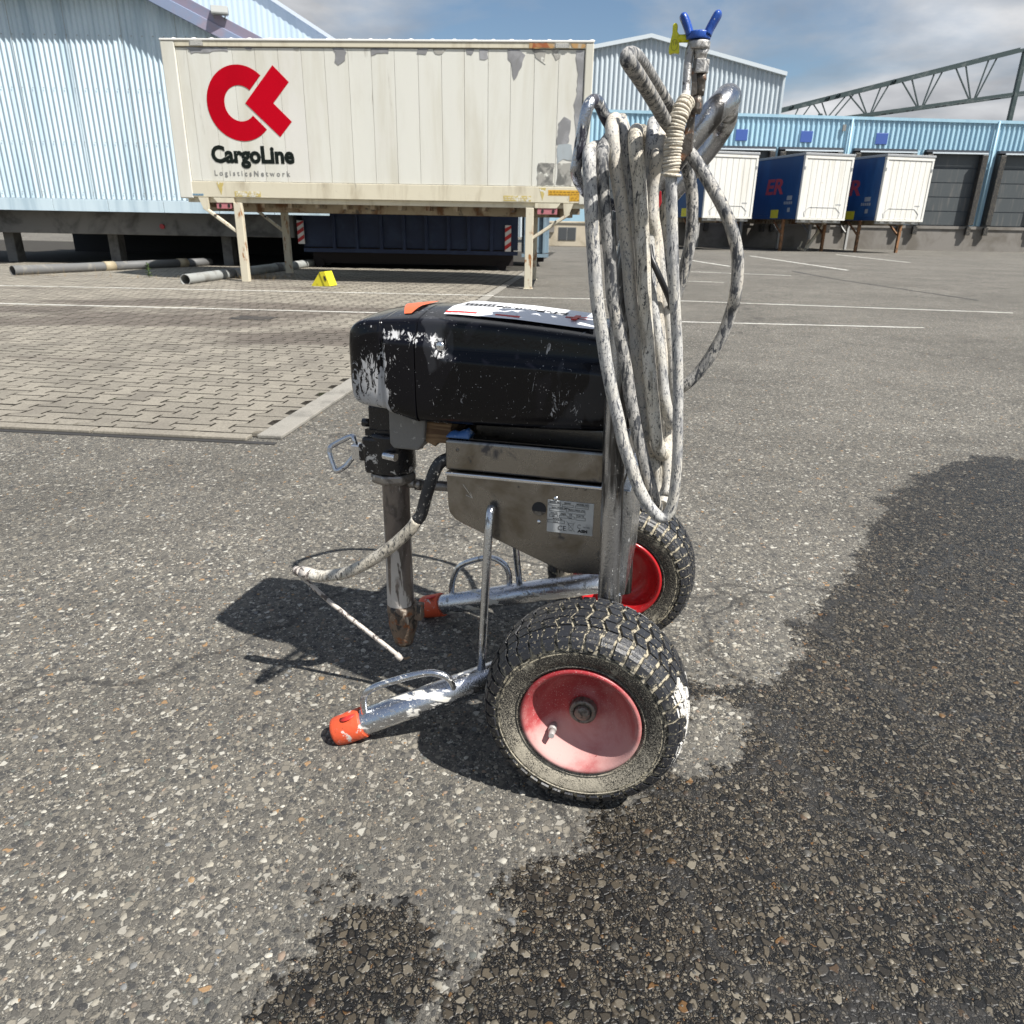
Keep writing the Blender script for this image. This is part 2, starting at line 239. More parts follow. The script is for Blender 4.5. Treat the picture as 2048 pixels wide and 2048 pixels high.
# ground: asphalt with aggregate, dry and wet
def asphalt(name, stone=False):
    k = NT(name); P = k.n('NewGeometry').outputs['Position']
    wsd = k.n('Attribute', attribute_name='wet').outputs['Fac']
    if stone:
        sc = k.n('Attribute', attribute_name='stone').outputs['Color']
        edge = .5
    else:
        v1 = k.n('VectorMath', {0: P, 1: (78, 70, 78)}, operation='MULTIPLY').outputs[0]
        v1 = k.n('VectorMath', {0: v1, 1: k.n('VectorMath', {0: k.n('TexNoise', {'Vector': P, 'Scale': 60., 'Detail': 2}).outputs['Color'], 3: .9}, operation='SCALE').outputs[0]}, operation='ADD').outputs[0]
        va = k.n('TexVoronoi', {'Vector': v1, 'Scale': 1.}); ve = k.n('TexVoronoi', {'Vector': v1, 'Scale': 1.}, feature='DISTANCE_TO_EDGE')
        vs = k.n('TexVoronoi', {'Vector': v1, 'Scale': 2.7}); vse = k.n('TexVoronoi', {'Vector': v1, 'Scale': 2.7}, feature='DISTANCE_TO_EDGE')
        def ramp(sock):
            r = k.n('ValToRGB', {0: sock}); e = r.color_ramp; e.interpolation = 'CONSTANT'
            cols = [(0, (.034, .035, .037)), (.17, (.125, .115, .098)), (.33, (.068, .064, .058)), (.48, (.18, .162, .132)), (.62, (.11, .104, .092)), (.72, (.26, .235, .19)), (.83, (.36, .338, .29)), (.94, (.50, .48, .42)), (.985, (.34, .20, .09))]
            e.elements[0].position = 0; e.elements[0].color = (*cols[0][1], 1); e.elements[1].position = cols[1][0]; e.elements[1].color = (*cols[1][1], 1)
            for p, c in cols[2:]: q = e.elements.new(p); q.color = (*c, 1)
            return r.outputs[0]
        ca = ramp(k.n('SeparateColor', {0: va.outputs['Color']}).outputs[0]); cb_ = ramp(k.n('SeparateColor', {0: vs.outputs['Color']}).outputs[0])
        pick = k.rng(k.n('SeparateColor', {0: va.outputs['Color']}).outputs[1], .58, .60)
        sc = k.mix(pick, cb_, ca)
        ea = k.rng(ve.outputs['Distance'], .03, .16); eb = k.rng(vse.outputs['Distance'], .03, .16)
        edge = k.mixf(pick, eb, ea)
    big = k.noise(P, .55, 4); mid = k.noise(P, 3.2, 5); fine = k.noise(P, 420, 3); grit = k.noise(P, 160, 3)
    tone = k.math('MULTIPLY', k.rng(big, .3, .7, .86, 1.13), k.rng(mid, .3, .7, .9, 1.1))
    wn_ = k.math('ADD', wsd, k.math('ADD', k.math('MULTIPLY_ADD', k.noise(P, 7, 6, .65), .30, -.145), k.math('MULTIPLY_ADD', k.noise(P, 60, 4, .65), .18, -.09)))
    wet = k.rng(wn_, -.010, .010)
    damp = k.math('MULTIPLY', k.rng(wn_, -.10, .05), .25)
    dryb = k.mix(k.rng(fine, .35, .68), (.074, .070, .062), (.158, .148, .128))
    dry = k.mix(.78 if stone else k.math('MULTIPLY', edge, .72), dryb, sc)
    dry = k.mix(k.math('MULTIPLY', k.rng(grit, .62, .70), .35), dry, (.34, .325, .29))
    dry = k.mix(damp, dry, (.06, .058, .054))
    wb = k.mix(k.rng(fine, .45, .75), (.003, .003, .003), (.013, .0128, .0125))
    ws = k.mix(1., sc, (.35, .322, .285), 'MULTIPLY')
    wetc = ws if stone else k.mix(edge, wb, ws)
    wetc = k.mix(k.rng(k.noise(P, 330, 2), .68, .74), wetc, (.17, .16, .145))
    col = k.mix(wet, dry, wetc)
    tn = k.n('CombineColor', {0: tone, 1: tone, 2: tone}).outputs[0]
    col = k.mix(1., col, tn, 'MULTIPLY')
    sk = k.rng(k.noise(k.n('VectorMath', {0: P, 1: (.35, 1.7, 1)}, operation='MULTIPLY').outputs[0], .9, 4), .60, .74)
    col = k.mix(k.math('MULTIPLY', sk, .45), col, (.05, .048, .045))
    cv = k.n('TexVoronoi', {'Vector': k.n('VectorMath', {0: P, 1: k.n('VectorMath', {0: k.n('TexNoise', {'Vector': P, 'Scale': 1.3, 'Detail': 6.}).outputs['Color'], 3: 1.6}, operation='SCALE').outputs[0]}, operation='ADD').outputs[0], 'Scale': .21}, feature='DISTANCE_TO_EDGE').outputs['Distance']
    crk = k.math('SUBTRACT', 1., k.rng(cv, .0012, .0035))
    col = k.mix(k.math('MULTIPLY', crk, .6), col, (.03, .029, .028))
    k.put(col, k.mixf(wet, .86, .42), 0.); k.b.inputs['Specular IOR Level'].default_value = .35
    h = k.math('ADD', k.math('MULTIPLY', fine, .35), k.math('MULTIPLY', edge, .65))
    k.bump(h, .55, .004); return k.m
M['asphalt'] = asphalt('asphalt with worn aggregate'); M['stone'] = asphalt('worn aggregate stones', True)
def paver_mat():
    k = NT('concrete paver'); P = k.n('NewGeometry').outputs['Position']; o = k.n('ObjectInfo').outputs['Random']
    at = k.n('Attribute', attribute_name='tone').outputs['Fac']
    t = k.math('ADD', k.math('MULTIPLY_ADD', o, .28, .86), at)
    base = k.mix(k.rng(k.noise(P, 90, 5), .3, .7), (.17, .153, .125), (.255, .232, .19))
    base = k.mix(k.math('MULTIPLY', k.rng(k.noise(P, 2.4, 4), .48, .68), .5), base, (.135, .12, .10))
    st = k.noise(k.n('VectorMath', {0: P, 1: (.28, .8, 1)}, operation='MULTIPLY').outputs[0], 1.3, 5)
    yy = k.n('SeparateXYZ', {0: P}).outputs[1]                   # oily band where lorries stand
    band = k.math('MULTIPLY', k.rng(yy, 5.2, 7.4), k.math('SUBTRACT', 1., k.rng(yy, 8.7, 10.2)))
    stn = k.rng(k.math('ADD', st, k.math('MULTIPLY', band, .17)), .56, .70)
    base = k.mix(k.math('MULTIPLY', stn, .75), base, (.075, .060, .050))
    tn = k.n('CombineColor', {0: t, 1: t, 2: t}).outputs[0]
    k.put(k.mix(1., base, tn, 'MULTIPLY'), .85, 0.); k.bump(k.noise(P, 260, 4), .3, .003); return k.m
M['paver'] = paver_mat()
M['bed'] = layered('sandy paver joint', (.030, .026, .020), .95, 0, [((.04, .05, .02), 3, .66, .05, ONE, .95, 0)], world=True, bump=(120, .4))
M['edging'] = layered('concrete edging', (.26, .245, .215), .85, 0, [((.18, .17, .15), 5, .56, .1, ONE, .9, 0), ((.46, .44, .40), 260, .62, .05, ONE, .9, 0)], world=True, bump=(220, .35))
def line_mat():
    k = NT('worn white line paint'); P = k.n('NewGeometry').outputs['Position']
    k.put(k.mix(k.rng(k.noise(P, 4, 4), .4, .7), (.66, .65, .60), (.48, .46, .41)), .7, 0.)
    a = k.rng(k.math('ADD', k.math('MULTIPLY', k.noise(P, 24, 6, .7), .6), k.math('MULTIPLY', k.noise(P, 150, 3), .4)), .61, .56)
    k.set(k.b.inputs['Alpha'], a); return k.m
M['line'] = line_mat()
M['tar'] = layered('tar seam', (.035, .034, .033), .6, world=True)

# ------------------------------------------------------------------ mesh helpers
def cr_spline(pts, n):
    """Catmull-Rom through points (with radius as last value), resampled n per span"""
    P = [np.array(p, float) for p in pts]; out = []
    for i in range(len(P) - 1):
        p0 = P[i - 1] if i else 2 * P[0] - P[1]; p1, p2 = P[i], P[i + 1]; p3 = P[i + 2] if i + 2 < len(P) else 2 * P[-1] - P[-2]
        for j in range(n):
            t = j / n
            out.append(.5 * ((2 * p1) + (-p0 + p2) * t + (2 * p0 - 5 * p1 + 4 * p2 - p3) * t * t + (-p0 + 3 * p1 - 3 * p2 + p3) * t ** 3))
    out.append(P[-1]); return out
class MB:
    def __init__(s): s.v = []; s.f = []; s.sm = []; s.mi = []
    def add(s, vs, fs, smooth=False, mi=0):
        o = len(s.v); s.v += [tuple(map(float, v)) for v in vs]
        for f in fs: s.f.append([i + o for i in f]); s.sm.append(smooth); s.mi.append(mi)
    def box(s, a, b, mi=0, rot=None, c=None):
        x0, y0, z0 = a; x1, y1, z1 = b
        vs = [(x, y, z) for z in (z0, z1) for y in (y0, y1) for x in (x0, x1)]
        if rot is not None:
            c = Vector(c if c is not None else ((x0 + x1) / 2, (y0 + y1) / 2, (z0 + z1) / 2))
            vs = [tuple(rot @ (Vector(v) - c) + c) for v in vs]
        s.add(vs, [(0, 2, 3, 1), (4, 5, 7, 6), (0, 1, 5, 4), (2, 6, 7, 3), (0, 4, 6, 2), (1, 3, 7, 5)], mi=mi); return s
    def bar(s, p, q, w, h, up=(0, 0, 1), mi=0):
        p, q = Vector(p), Vector(q); d = (q - p); L = d.length; d.normalize(); u = Vector(up)
        if abs(d.dot(u)) > .99: u = Vector((0, 1, 0))
        sx_ = d.cross(u).normalized(); u = sx_.cross(d)
        vs = [p + d * t * L + sx_ * a * w / 2 + u * b * h / 2 for t in (0, 1) for b in (-1, 1) for a in (-1, 1)]
        s.add(vs, [(0, 2, 3, 1), (4, 5, 7, 6), (0, 1, 5, 4), (2, 6, 7, 3), (0, 4, 6, 2), (1, 3, 7, 5)], mi=mi); return s
    def tube(s, pts, r, seg=12, caps=True, smooth=True, n=0, mi=0, flat=None):
        q = [list(p) for p in pts]
        rr = r if isinstance(r, (list, tuple)) else [r] * len(q)
        q = [list(p[:3]) + [rr[i]] for i, p in enumerate(q)]
        q = cr_spline(q, n) if n else [np.array(p, float) for p in q]
        vs = []; fs = []; P = [Vector(p[:3]) for p in q]; prev = None
        for i, p in enumerate(P):
            t = (P[min(i + 1, len(P) - 1)] - P[max(i - 1, 0)]).normalized()
            if prev is None:
                u = Vector((0, 1, 0)) if abs(t.y) < .9 else Vector((1, 0, 0)); u = (u - t * u.dot(t)).normalized()
            else: u = (prev - t * prev.dot(t)).normalized()
            prev = u; b = t.cross(u); rad = max(1e-4, q[i][3])
            for j in range(seg):
                a = 2 * math.pi * j / seg; fl = flat or (1, 1)
                vs.append(p + (u * math.cos(a) * fl[0] + b * math.sin(a) * fl[1]) * rad)
        m = len(P)
        for i in range(m - 1):
            for j in range(seg):
                a, b = i * seg + j, i * seg + (j + 1) % seg; fs.append((a, b, b + seg, a + seg))
        s.add(vs, fs, smooth, mi)
        if caps:
            o = len(s.v) - m * seg
            s.f.append([o + j for j in range(seg)][::-1]); s.sm.append(False); s.mi.append(mi)
            s.f.append([o + (m - 1) * seg + j for j in range(seg)]); s.sm.append(False); s.mi.append(mi)
        return s
    def lathe(s, prof, c, axis='Y', seg=48, smooth=True, mi=0, a0=0.):
        """prof: list of (r, h) along axis"""
        vs = []; fs = []; c = Vector(c)
        for r, h in prof:
            for j in range(seg):
                a = a0 + 2 * math.pi * j / seg; x, y = r * math.cos(a), r * math.sin(a)
                vs.append(c + Vector({'Y': (x, h, y), 'Z': (x, y, h), 'X': (h, x, y)}[axis]))
        for i in range(len(prof) - 1):
            for j in range(seg):
                a, b = i * seg + j, i * seg + (j + 1) % seg; fs.append((a, b, b + seg, a + seg))
        s.add(vs, fs, smooth, mi); return s
    def prism(s, poly, axis, h0, h1, mi=0, bev=0):
        """2-D outline extruded along an axis: 'Y' takes (x,z), 'Z' takes (x,y), 'X' takes (y,z)"""
        def P(p, h): return {'Y': (p[0], h, p[1]), 'Z': (p[0], p[1], h), 'X': (h, p[0], p[1])}[axis]
        n = len(poly); vs = [P(p, h0) for p in poly] + [P(p, h1) for p in poly]
        s.add(vs, [tuple(range(n)), tuple(range(2 * n - 1, n - 1, -1))] + [(i, i + n, (i + 1) % n + n, (i + 1) % n) for i in range(n)], mi=mi); return s
    def mesh(s, name, mats):
        me = bpy.data.meshes.new(name); me.from_pydata(s.v, [], s.f); me.update()
        for m in (mats if isinstance(mats, (list, tuple)) else [mats]): me.materials.append(m)
        me.polygons.foreach_set('use_smooth', s.sm); me.polygons.foreach_set('material_index', s.mi)
        bm = bmesh.new(); bm.from_mesh(me); bmesh.ops.recalc_face_normals(bm, faces=bm.faces); bm.to_mesh(me); bm.free()
        return me
    def obj(s, name, mats, parent=None, bevel=0, seg=2, sub=0):
        o = bpy.data.objects.new(name, s.mesh(name, mats)); C.objects.link(o)
        if parent is not None: o.parent = parent
        if bevel:
            b = o.modifiers.new('bevel', 'BEVEL'); b.width = bevel; b.segments = seg; b.limit_method = 'ANGLE'; b.angle_limit = R(35); b.harden_normals = False
        if sub:
            d = o.modifiers.new('sub', 'SUBSURF'); d.levels = sub; d.render_levels = sub
        return o
def tag(o, label=None, cat=None, group=None, kind=None):
    if label: o['label'] = label
    if cat: o['category'] = cat
    if group: o['group'] = group
    if kind: o['kind'] = kind
    return o
def thing(name, label, cat, loc=(0, 0, 0), rz=0, group=None):
    o = bpy.data.objects.new(name, None); C.objects.link(o); o.empty_display_size = .1
    o.location = loc; o.rotation_euler = (0, 0, rz); return tag(o, label, cat, group)
def dup(o, parent=None):
    c = o.copy(); C.objects.link(c)
    if parent is not None: c.parent = parent
    for ch in list(o.children): dup(ch, c)
    return c
def text(name, s, mat, size, origin, xdir, ydir, parent, bold=0., depth=.001, sx_=1., shear=0., spacing=1., align='LEFT'):
    """lettering lying in the plane of xdir / ydir"""
    cu = bpy.data.curves.new(name, 'FONT'); cu.body = s; cu.size = size; cu.offset = bold; cu.extrude = depth; cu.shear = shear; cu.space_character = spacing; cu.align_x = align; cu.resolution_u = 3
    t = bpy.data.objects.new(name, cu); C.objects.link(t); bpy.context.view_layer.update()
    me = bpy.data.meshes.new_from_object(t.evaluated_get(bpy.context.evaluated_depsgraph_get()))
    C.objects.unlink(t); bpy.data.objects.remove(t)
    X = Vector(xdir).normalized(); Y = Vector(ydir).normalized(); Z = X.cross(Y)
    mt = Matrix((X * sx_, Y, Z)).transposed().to_4x4(); mt.translation = Vector(origin)
    me.transform(mt); me.materials.clear(); me.materials.append(mat)
    for p in me.polygons: p.material_index = 0
    o = bpy.data.objects.new(name, me); C.objects.link(o); o.parent = parent; return o

# ------------------------------------------------------------------ the ground
def sd_poly(px, py, poly):
    P = np.array(poly); n = len(P); d = np.full(px.shape, 1e9); ins = np.zeros(px.shape, bool)
    for i in range(n):
        a, b = P[i], P[(i + 1) % n]; e = b - a; wx, wy = px - a[0], py - a[1]
        t = np.clip((wx * e[0] + wy * e[1]) / (e @ e), 0, 1); d = np.minimum(d, np.hypot(wx - t * e[0], wy - t * e[1]))
        c = ((a[1] > py) != (b[1] > py)); xx = a[0] + (py - a[1]) / (e[1] if abs(e[1]) > 1e-12 else 1e-12) * e[0]; ins ^= c & (px < xx)
    return np.where(ins, d, -d)
WET1 = [(-.20, .3), (-.08, .672), (-.065, .75), (.028, .919), (.095, .947), (.143, .983), (.151, 1.05), (.194, 1.105), (.359, 1.229), (.36, 1.36), (.40, 1.50), (.47, 1.46), (.649, 1.481), (.792, 1.757), (1.039, 2.056), (1.278, 2.448), (1.598, 2.921), (2.2, 3.4), (3.2, 3.3), (3.4, 1.0), (2.5, .2), (.5, .1)]
WET2 = [(-.36, .3), (-.334, .668), (-.336, .705), (-.302, .77), (-.268, .823), (-.259, .891), (-.219, .862), (-.142, .844), (-.111, .826), (-.105, .733), (-.125, .672), (-.18, .4)]
DRY1 = [(.33, 1.17), (.44, 1.22), (.52, 1.36), (.44, 1.40), (.37, 1.33)]
def wetness(x, y):
    w = np.maximum(sd_poly(x, y, WET1), sd_poly(x, y, WET2))
    w = np.where(sd_poly(x, y, DRY1) > -.05, np.minimum(w, .05 - (sd_poly(x, y, DRY1) + .05) * 1.4), w)
    return np.clip(w, -1, .35)
def axis(lo, hi, step, far_lo, far_hi):
    a = list(np.arange(lo, hi + 1e-6, step)); s = step; v = a[0]; L = []
    while v > far_lo: s *= 1.35; v -= s; L.append(v)
    s = step; v = a[-1]; U = []
    while v < far_hi: s *= 1.35; v += s; U.append(v)
    return np.array(L[::-1] + a + U)
gx = axis(-1.4, 2.6, .025, -500, 500); gyv = axis(.2, 3.6, .025, -300, 900)
X, Y = np.meshgrid(gx, gyv); nx, ny = len(gx), len(gyv)
vs = np.stack([X.ravel(), Y.ravel(), np.zeros(X.size)], 1)
ii = (np.arange(ny - 1)[:, None] * nx + np.arange(nx - 1)[None]).ravel()
fs = np.stack([ii, ii + 1, ii + nx + 1, ii + nx], 1)
def np_mesh(name, v, f, mat, attrs=None, colour=None):
    me = bpy.data.meshes.new(name); me.vertices.add(len(v)); me.vertices.foreach_set('co', np.ascontiguousarray(v, np.float32).ravel())
    k_ = f.shape[1]; me.loops.add(f.size); me.loops.foreach_set('vertex_index', np.ascontiguousarray(f, np.int32).ravel())
    me.polygons.add(len(f)); me.polygons.foreach_set('loop_start', np.arange(0, f.size, k_, dtype=np.int32))
    me.update(calc_edges=True); me.validate()
    for n_, a in (attrs or {}).items(): me.attributes.new(n_, 'FLOAT', 'POINT').data.foreach_set('value', np.ascontiguousarray(a, np.float32))
    if colour is not None:
        at = me.attributes.new('stone', 'FLOAT_COLOR', 'POINT'); at.data.foreach_set('color', np.ascontiguousarray(colour, np.float32).ravel())
    me.materials.append(mat); return me
o = bpy.data.objects.new('asphalt_ground', np_mesh('asphalt_ground', vs, fs, M['asphalt'], {'wet': wetness(vs[:, 0], vs[:, 1])})); C.objects.link(o); tag(o, kind='structure')

# aggregate stones standing a little proud of the binder, near the camera
def aggregate(n, rmin, rmax, y0, y1, hz):
    out = []
    u = rng.random(n); yy = np.sqrt(y0 ** 2 + u * (y1 ** 2 - y0 ** 2)) if y0 > 0 else y1 * np.sqrt(u)
    half = .12 + yy * .80; xx = (rng.random(n) * 2 - 1) * half
    return xx, yy, rmin + (rmax - rmin) * rng.random(n) ** 2.2, hz * (.4 + .8 * rng.random(n))
parts = [aggregate(9000, .0030, .0085, .5, 2.1, .0011), aggregate(14000, .0018, .0036, .5, 1.7, .0008), aggregate(8000, .0035, .0085, 2.0, 4.2, .0012)]
sxx, syy, srr, shh = (np.concatenate([p[i] for p in parts]) for i in range(4))
K = 7; n = len(sxx); ang = rng.random(n)[:, None] * 6.28 + np.arange(K)[None] * 2 * np.pi / K + (rng.random((n, K)) - .5) * .55
rad = srr[:, None] * (.74 + .42 * rng.random((n, K))); asp = (.62 + .5 * rng.random(n))[:, None]; rot = rng.random(n)[:, None] * 3.14
ex_, ey_ = rad * np.cos(ang), rad * np.sin(ang) * asp
rx, ry = ex_ * np.cos(rot) - ey_ * np.sin(rot), ex_ * np.sin(rot) + ey_ * np.cos(rot)
base = np.stack([sxx[:, None] + rx, syy[:, None] + ry, np.full_like(rx, -.0006)], 2)
top = np.stack([sxx[:, None] + rx * .84, syy[:, None] + ry * .84, np.repeat(shh[:, None], K, 1)], 2)
cen = np.stack([sxx, syy, shh * 1.25], 1)[:, None]
sv = np.concatenate([base, top, cen], 1).reshape(-1, 3); q = 2 * K + 1; off = (np.arange(n) * q)[:, None]
j = np.arange(K); j2 = (j + 1) % K
tri = np.concatenate([np.stack([off + j, off + j2, off + j2 + K], 2), np.stack([off + j, off + j2 + K, off + j + K], 2), np.stack([off + j + K, off + j2 + K, off + np.full(K, 2 * K)], 2)], 1).reshape(-1, 3)
pal = np.array([(.035, .036, .039), (.065, .062, .058), (.12, .11, .095), (.15, .138, .115), (.095, .09, .08), (.22, .20, .165), (.10, .108, .098), (.33, .305, .25), (.48, .455, .39), (.32, .20, .095), (.26, .19, .14), (.20, .205, .205)])
pw = np.array([.15, .15, .12, .10, .10, .09, .06, .095, .065, .014, .035, .04]); pw /= pw.sum()
sc_ = pal[rng.choice(len(pal), n, p=pw)] * (.85 + .3 * rng.random(n))[:, None]
colr = np.repeat(np.concatenate([sc_, np.ones((n, 1))], 1), q, 0)
wv = np.repeat(wetness(sxx, syy), q)
o = bpy.data.objects.new('asphalt_aggregate', np_mesh('asphalt_aggregate', sv, tri, M['stone'], {'wet': wv}, colr)); C.objects.link(o)
tag(o, 'small worn stones set in the asphalt in the foreground', 'gravel', kind='stuff')

# paved strip with zigzag pavers on the left
GO = Vector((-1.25, 3.50, 0)); GA = R(-5.95)
def G(u, v, z=0.): return Vector((GO.x + u * math.cos(GA) - v * math.sin(GA), GO.y + u * math.sin(GA) + v * math.cos(GA), z))
paving = thing('block_paving', None, None, GO, GA); tag(paving, kind='structure')
b = MB(); b.add([(-30, 0, .003), (0, 0, .003), (0, 26, .003), (-30, 26, .003)], [(0, 1, 2, 3)]); b.obj('joint_sand', M['bed'], paving)
DU, DV = .156, .226
def paver_outline(h=DV / 2 - .0062, w_=DU / 2 - .0056, d=.024):
    half = [(w_ - d, 0 - h * .38), (w_ - d, h * .38), (w_ + d, h * .60), (w_ + d, h)]
    right = [(w_ + d, -h), (w_ + d, -h * .60)] + half
    return right + [(-x, -y) for x, y in right]
OUT = paver_outline(); nO = len(OUT)
def paver_mesh():
    b = MB(); t = [(x * .985, y * .988, .0185) for x, y in OUT]; g_ = [(x, y, .0035) for x, y in OUT]
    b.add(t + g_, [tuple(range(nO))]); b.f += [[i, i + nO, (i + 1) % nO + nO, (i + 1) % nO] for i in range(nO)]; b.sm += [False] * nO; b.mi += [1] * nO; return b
cells = []
for i in range(-1, -70, -1):
    for jv in range(0, 70):
        u = (i + .5) * DU - .004; v = (jv + .5) * DV + (DV / 2 if i % 2 else 0)
        w3 = G(u, v)
        if w3.y > 17 or w3.x < -.82 * w3.y - 1.0: continue
        cells.append((math.hypot(w3.x, w3.y - 0), u, v))
cells.sort()
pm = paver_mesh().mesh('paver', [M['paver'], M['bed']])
for d_, u, v in cells[:300]:
    o = bpy.data.objects.new('paver', pm); C.objects.link(o); o.parent = paving
    o.location = (u, v, random.uniform(-.0012, .0012)); o.rotation_euler = (random.gauss(0, .003), random.gauss(0, .003), random.gauss(0, .004))
hm = [(max(-.0 + .003, y), x) for x, y in OUT]
HO = []
for x, y in OUT:
    p = (x, max(y, .006))
    if not HO or (abs(HO[-1][0] - p[0]) + abs(HO[-1][1] - p[1])) > 1e-5: HO.append(p)
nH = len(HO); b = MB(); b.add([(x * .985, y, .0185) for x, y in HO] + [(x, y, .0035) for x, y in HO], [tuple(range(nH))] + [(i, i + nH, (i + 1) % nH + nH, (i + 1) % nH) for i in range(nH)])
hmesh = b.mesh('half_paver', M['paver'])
for i in range(-1, -34, -2):
    o = bpy.data.objects.new('half_paver', hmesh); C.objects.link(o); o.parent = paving; o.location = ((i + .5) * DU - .004, 0, 0)
b = MB(); tones = []
for d_, u, v in cells[300:]:
    z = random.uniform(-.0012, .0012); t0 = random.uniform(-.14, .14)
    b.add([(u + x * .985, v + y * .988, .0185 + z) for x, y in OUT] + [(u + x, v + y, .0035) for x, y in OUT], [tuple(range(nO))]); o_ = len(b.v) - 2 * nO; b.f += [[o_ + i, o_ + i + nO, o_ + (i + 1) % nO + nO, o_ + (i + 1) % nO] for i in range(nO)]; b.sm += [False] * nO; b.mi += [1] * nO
    tones += [t0] * (2 * nO)
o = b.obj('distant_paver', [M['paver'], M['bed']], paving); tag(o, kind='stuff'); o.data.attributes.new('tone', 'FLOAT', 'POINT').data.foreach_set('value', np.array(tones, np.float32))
# concrete edging slabs along the paving and the kerb in front of it
edg = thing('concrete_edging', None, None, GO, GA); tag(edg, kind='structure')
for i in range(14):
    b = MB(); z = random.uniform(-.0015, .0015); b.box((.004, i * 1.0 - .02, .001), (.128, i * 1.0 + .972, .0195 + z)); b.obj('edging_slab', M['edging'], edg, .004)
b = MB(); b.box((-9, -.118, .0005), (.13, -.080, .0035)); b.obj('tar_joint', M['tar'], edg)
for i in range(9):
    b = MB(); b.box((-.02 - i * .8 - .79, -.078, .001), (-.025 - i * .8, -.006, .0180)); b.obj('kerb_stone', M['paver'], edg, .004)
# painted bay lines
def line_strip(p, q, w_, zf, name='bay_line', n=24):
    p, q = Vector((*p, 0)), Vector((*q, 0)); d_ = (q - p).normalized(); s_ = Vector((-d_.y, d_.x, 0)) * w_ / 2; v_ = []
    for i in range(n + 1):
        c = p.lerp(q, i / n); jit = random.uniform(-.15, .15) * s_; z = zf(c)
        v_ += [(c.x + s_.x + jit.x, c.y + s_.y + jit.y, z), (c.x - s_.x + jit.x, c.y - s_.y + jit.y, z)]
    b = MB(); b.add(v_, [(2 * i, 2 * i + 1, 2 * i + 3, 2 * i + 2) for i in range(n)]); return b
def on_paving(c): return .0225 if (Matrix.Rotation(-GA, 2) @ (c.xy - GO.xy)).x < .14 else .004
lines = thing('road_markings', None, None); tag(lines, kind='structure')
for p, q, w_ in [((-9.6, 9.05), (4.5, 8.36), .06), ((-11.2, 11.25), (-.3, 11.06), .07), ((-.3, 11.06), (2.36, 10.98), .07), ((2.36, 10.98), (6.6, 10.15), .07), ((8.77, 29.5), (8.62, 20.27), .12), ((5.34, 25.83), (5.8, 21.2), .12), ((4.1, 18.33), (6.19, 17.51), .1), ((13.39, 32.92), (13.05, 26), .12), ((2.3, 15.4), (4.0, 14.9), .08)]:
    # split where paving meets asphalt
    P0, P1 = Vector((*p, 0)), Vector((*q, 0)); za, zb = on_paving(P0), on_paving(P1)
    if za == zb: line_strip(p, q, w_, lambda c, z=za: z).obj('bay_line', M['line'], lines)
    else:
        t = 0.; 
        while on_paving(P0.lerp(P1, t)) == za: t += .002
        m1 = P0.lerp(P1, t - .002); line_strip(p, m1.xy, w_, lambda c: za).obj('bay_line', M['line'], lines); line_strip(m1.xy, q, w_, lambda c: zb).obj('bay_line', M['line'], lines)
b = line_strip((6.9, 19.5), (6.84, 18.4), .07, lambda c: .0035); b2 = MB()
for p, q in zip([(6.84, 18.4), (6.82, 16.42), (6.91, 15.34), (7.0, 14.25)], [(6.82, 16.42), (6.91, 15.34), (7.0, 14.25), (7.2, 12.0)]):
    t = line_strip(p, q, .05, lambda c: .0035); b.add(t.v, t.f)
b.obj('tar_seam', M['tar'], lines)
b = MB(); b.box((0, 0, 0), (.42, .28, .006)); o = b.obj('drain_cover', M['rubber'], None, .01); o.location = (-2.98, 7.85, .019); o.rotation_euler = (0, 0, -.1)
tag(o, 'small dark rectangular drain cover in the paving', 'drain cover')

# ------------------------------------------------------------------ hall on the left
def corrugated(x0, x1, z0, ztop, y, pitch, amp, per=6, prof='sine'):
    b = MB(); n = int((x1 - x0) / pitch * per); v_ = []
    for i in range(n + 1):
        x = x0 + i * pitch / per; ph = (i % per) / per
        if prof == 'sine': d_ = amp * math.sin(2 * math.pi * ph)
        else: d_ = amp * (1 if ph < .35 else -1 if .5 <= ph < .85 else 0)
        v_ += [(x, y + d_, z0), (x, y + d_, ztop(x) if callable(ztop) else ztop)]
    b.add(v_, [(2 * i, 2 * i + 2, 2 * i + 3, 2 * i + 1) for i in range(n)], smooth=(prof == 'sine')); return b
hall = thing('dock_hall', 'pale blue corrugated loading hall with sloping verge behind the white container', 'building', (-7, 16.5, 0))
def H(b, name, mat, **kw):
    b.v = [(x + 7, y - 16.5, z) for x, y, z in b.v]; return b.obj(name, mat, hall, **kw)
verge = lambda x: 4.87 - .463 * (x + 7.25)
H(corrugated(-13, .9, 1.31, lambda x: max(2.9, min(5.0, verge(x) + .05)), 16.5, .104, .017, 8), 'cladding', M['clad_left'])  # unseen right end raised and lengthened to keep sun off the skip
xs = -13.0
while xs < -4.9:
    b = MB(); b.box((xs, 16.455, 1.07), (xs + 1.13, 16.475, 1.305)); H(b, 'skirt_panel', M['clad_left'], bevel=.004); xs += 1.14
b = MB(); xa, xb = -7.42, -.6
b.prism([(xa, verge(xa)), (xb, verge(xb)), (xb, verge(xb) + .215), (xa, verge(xa) + .215)], 'Y', 16.18, 16.24); H(b, 'verge_flashing', M['verge_blue'], bevel=.012)
b = MB(); b.prism([(xa, verge(xa) + .212), (xb, verge(xb) + .212), (xb, verge(xb) + .40), (xa, verge(xa) + .40)], 'Y', 16.225, 16.29); H(b, 'verge_board', M['verge_purple'], bevel=.008)
b = MB(); b.prism([(-7.42, verge(-7.42) + .3), (xb, verge(xb) + .3), (xb, verge(xb) + .39), (-7.42, verge(-7.42) + .39)], 'Y', 16.292, 18.9); H(b, 'roof', M['verge_blue'])
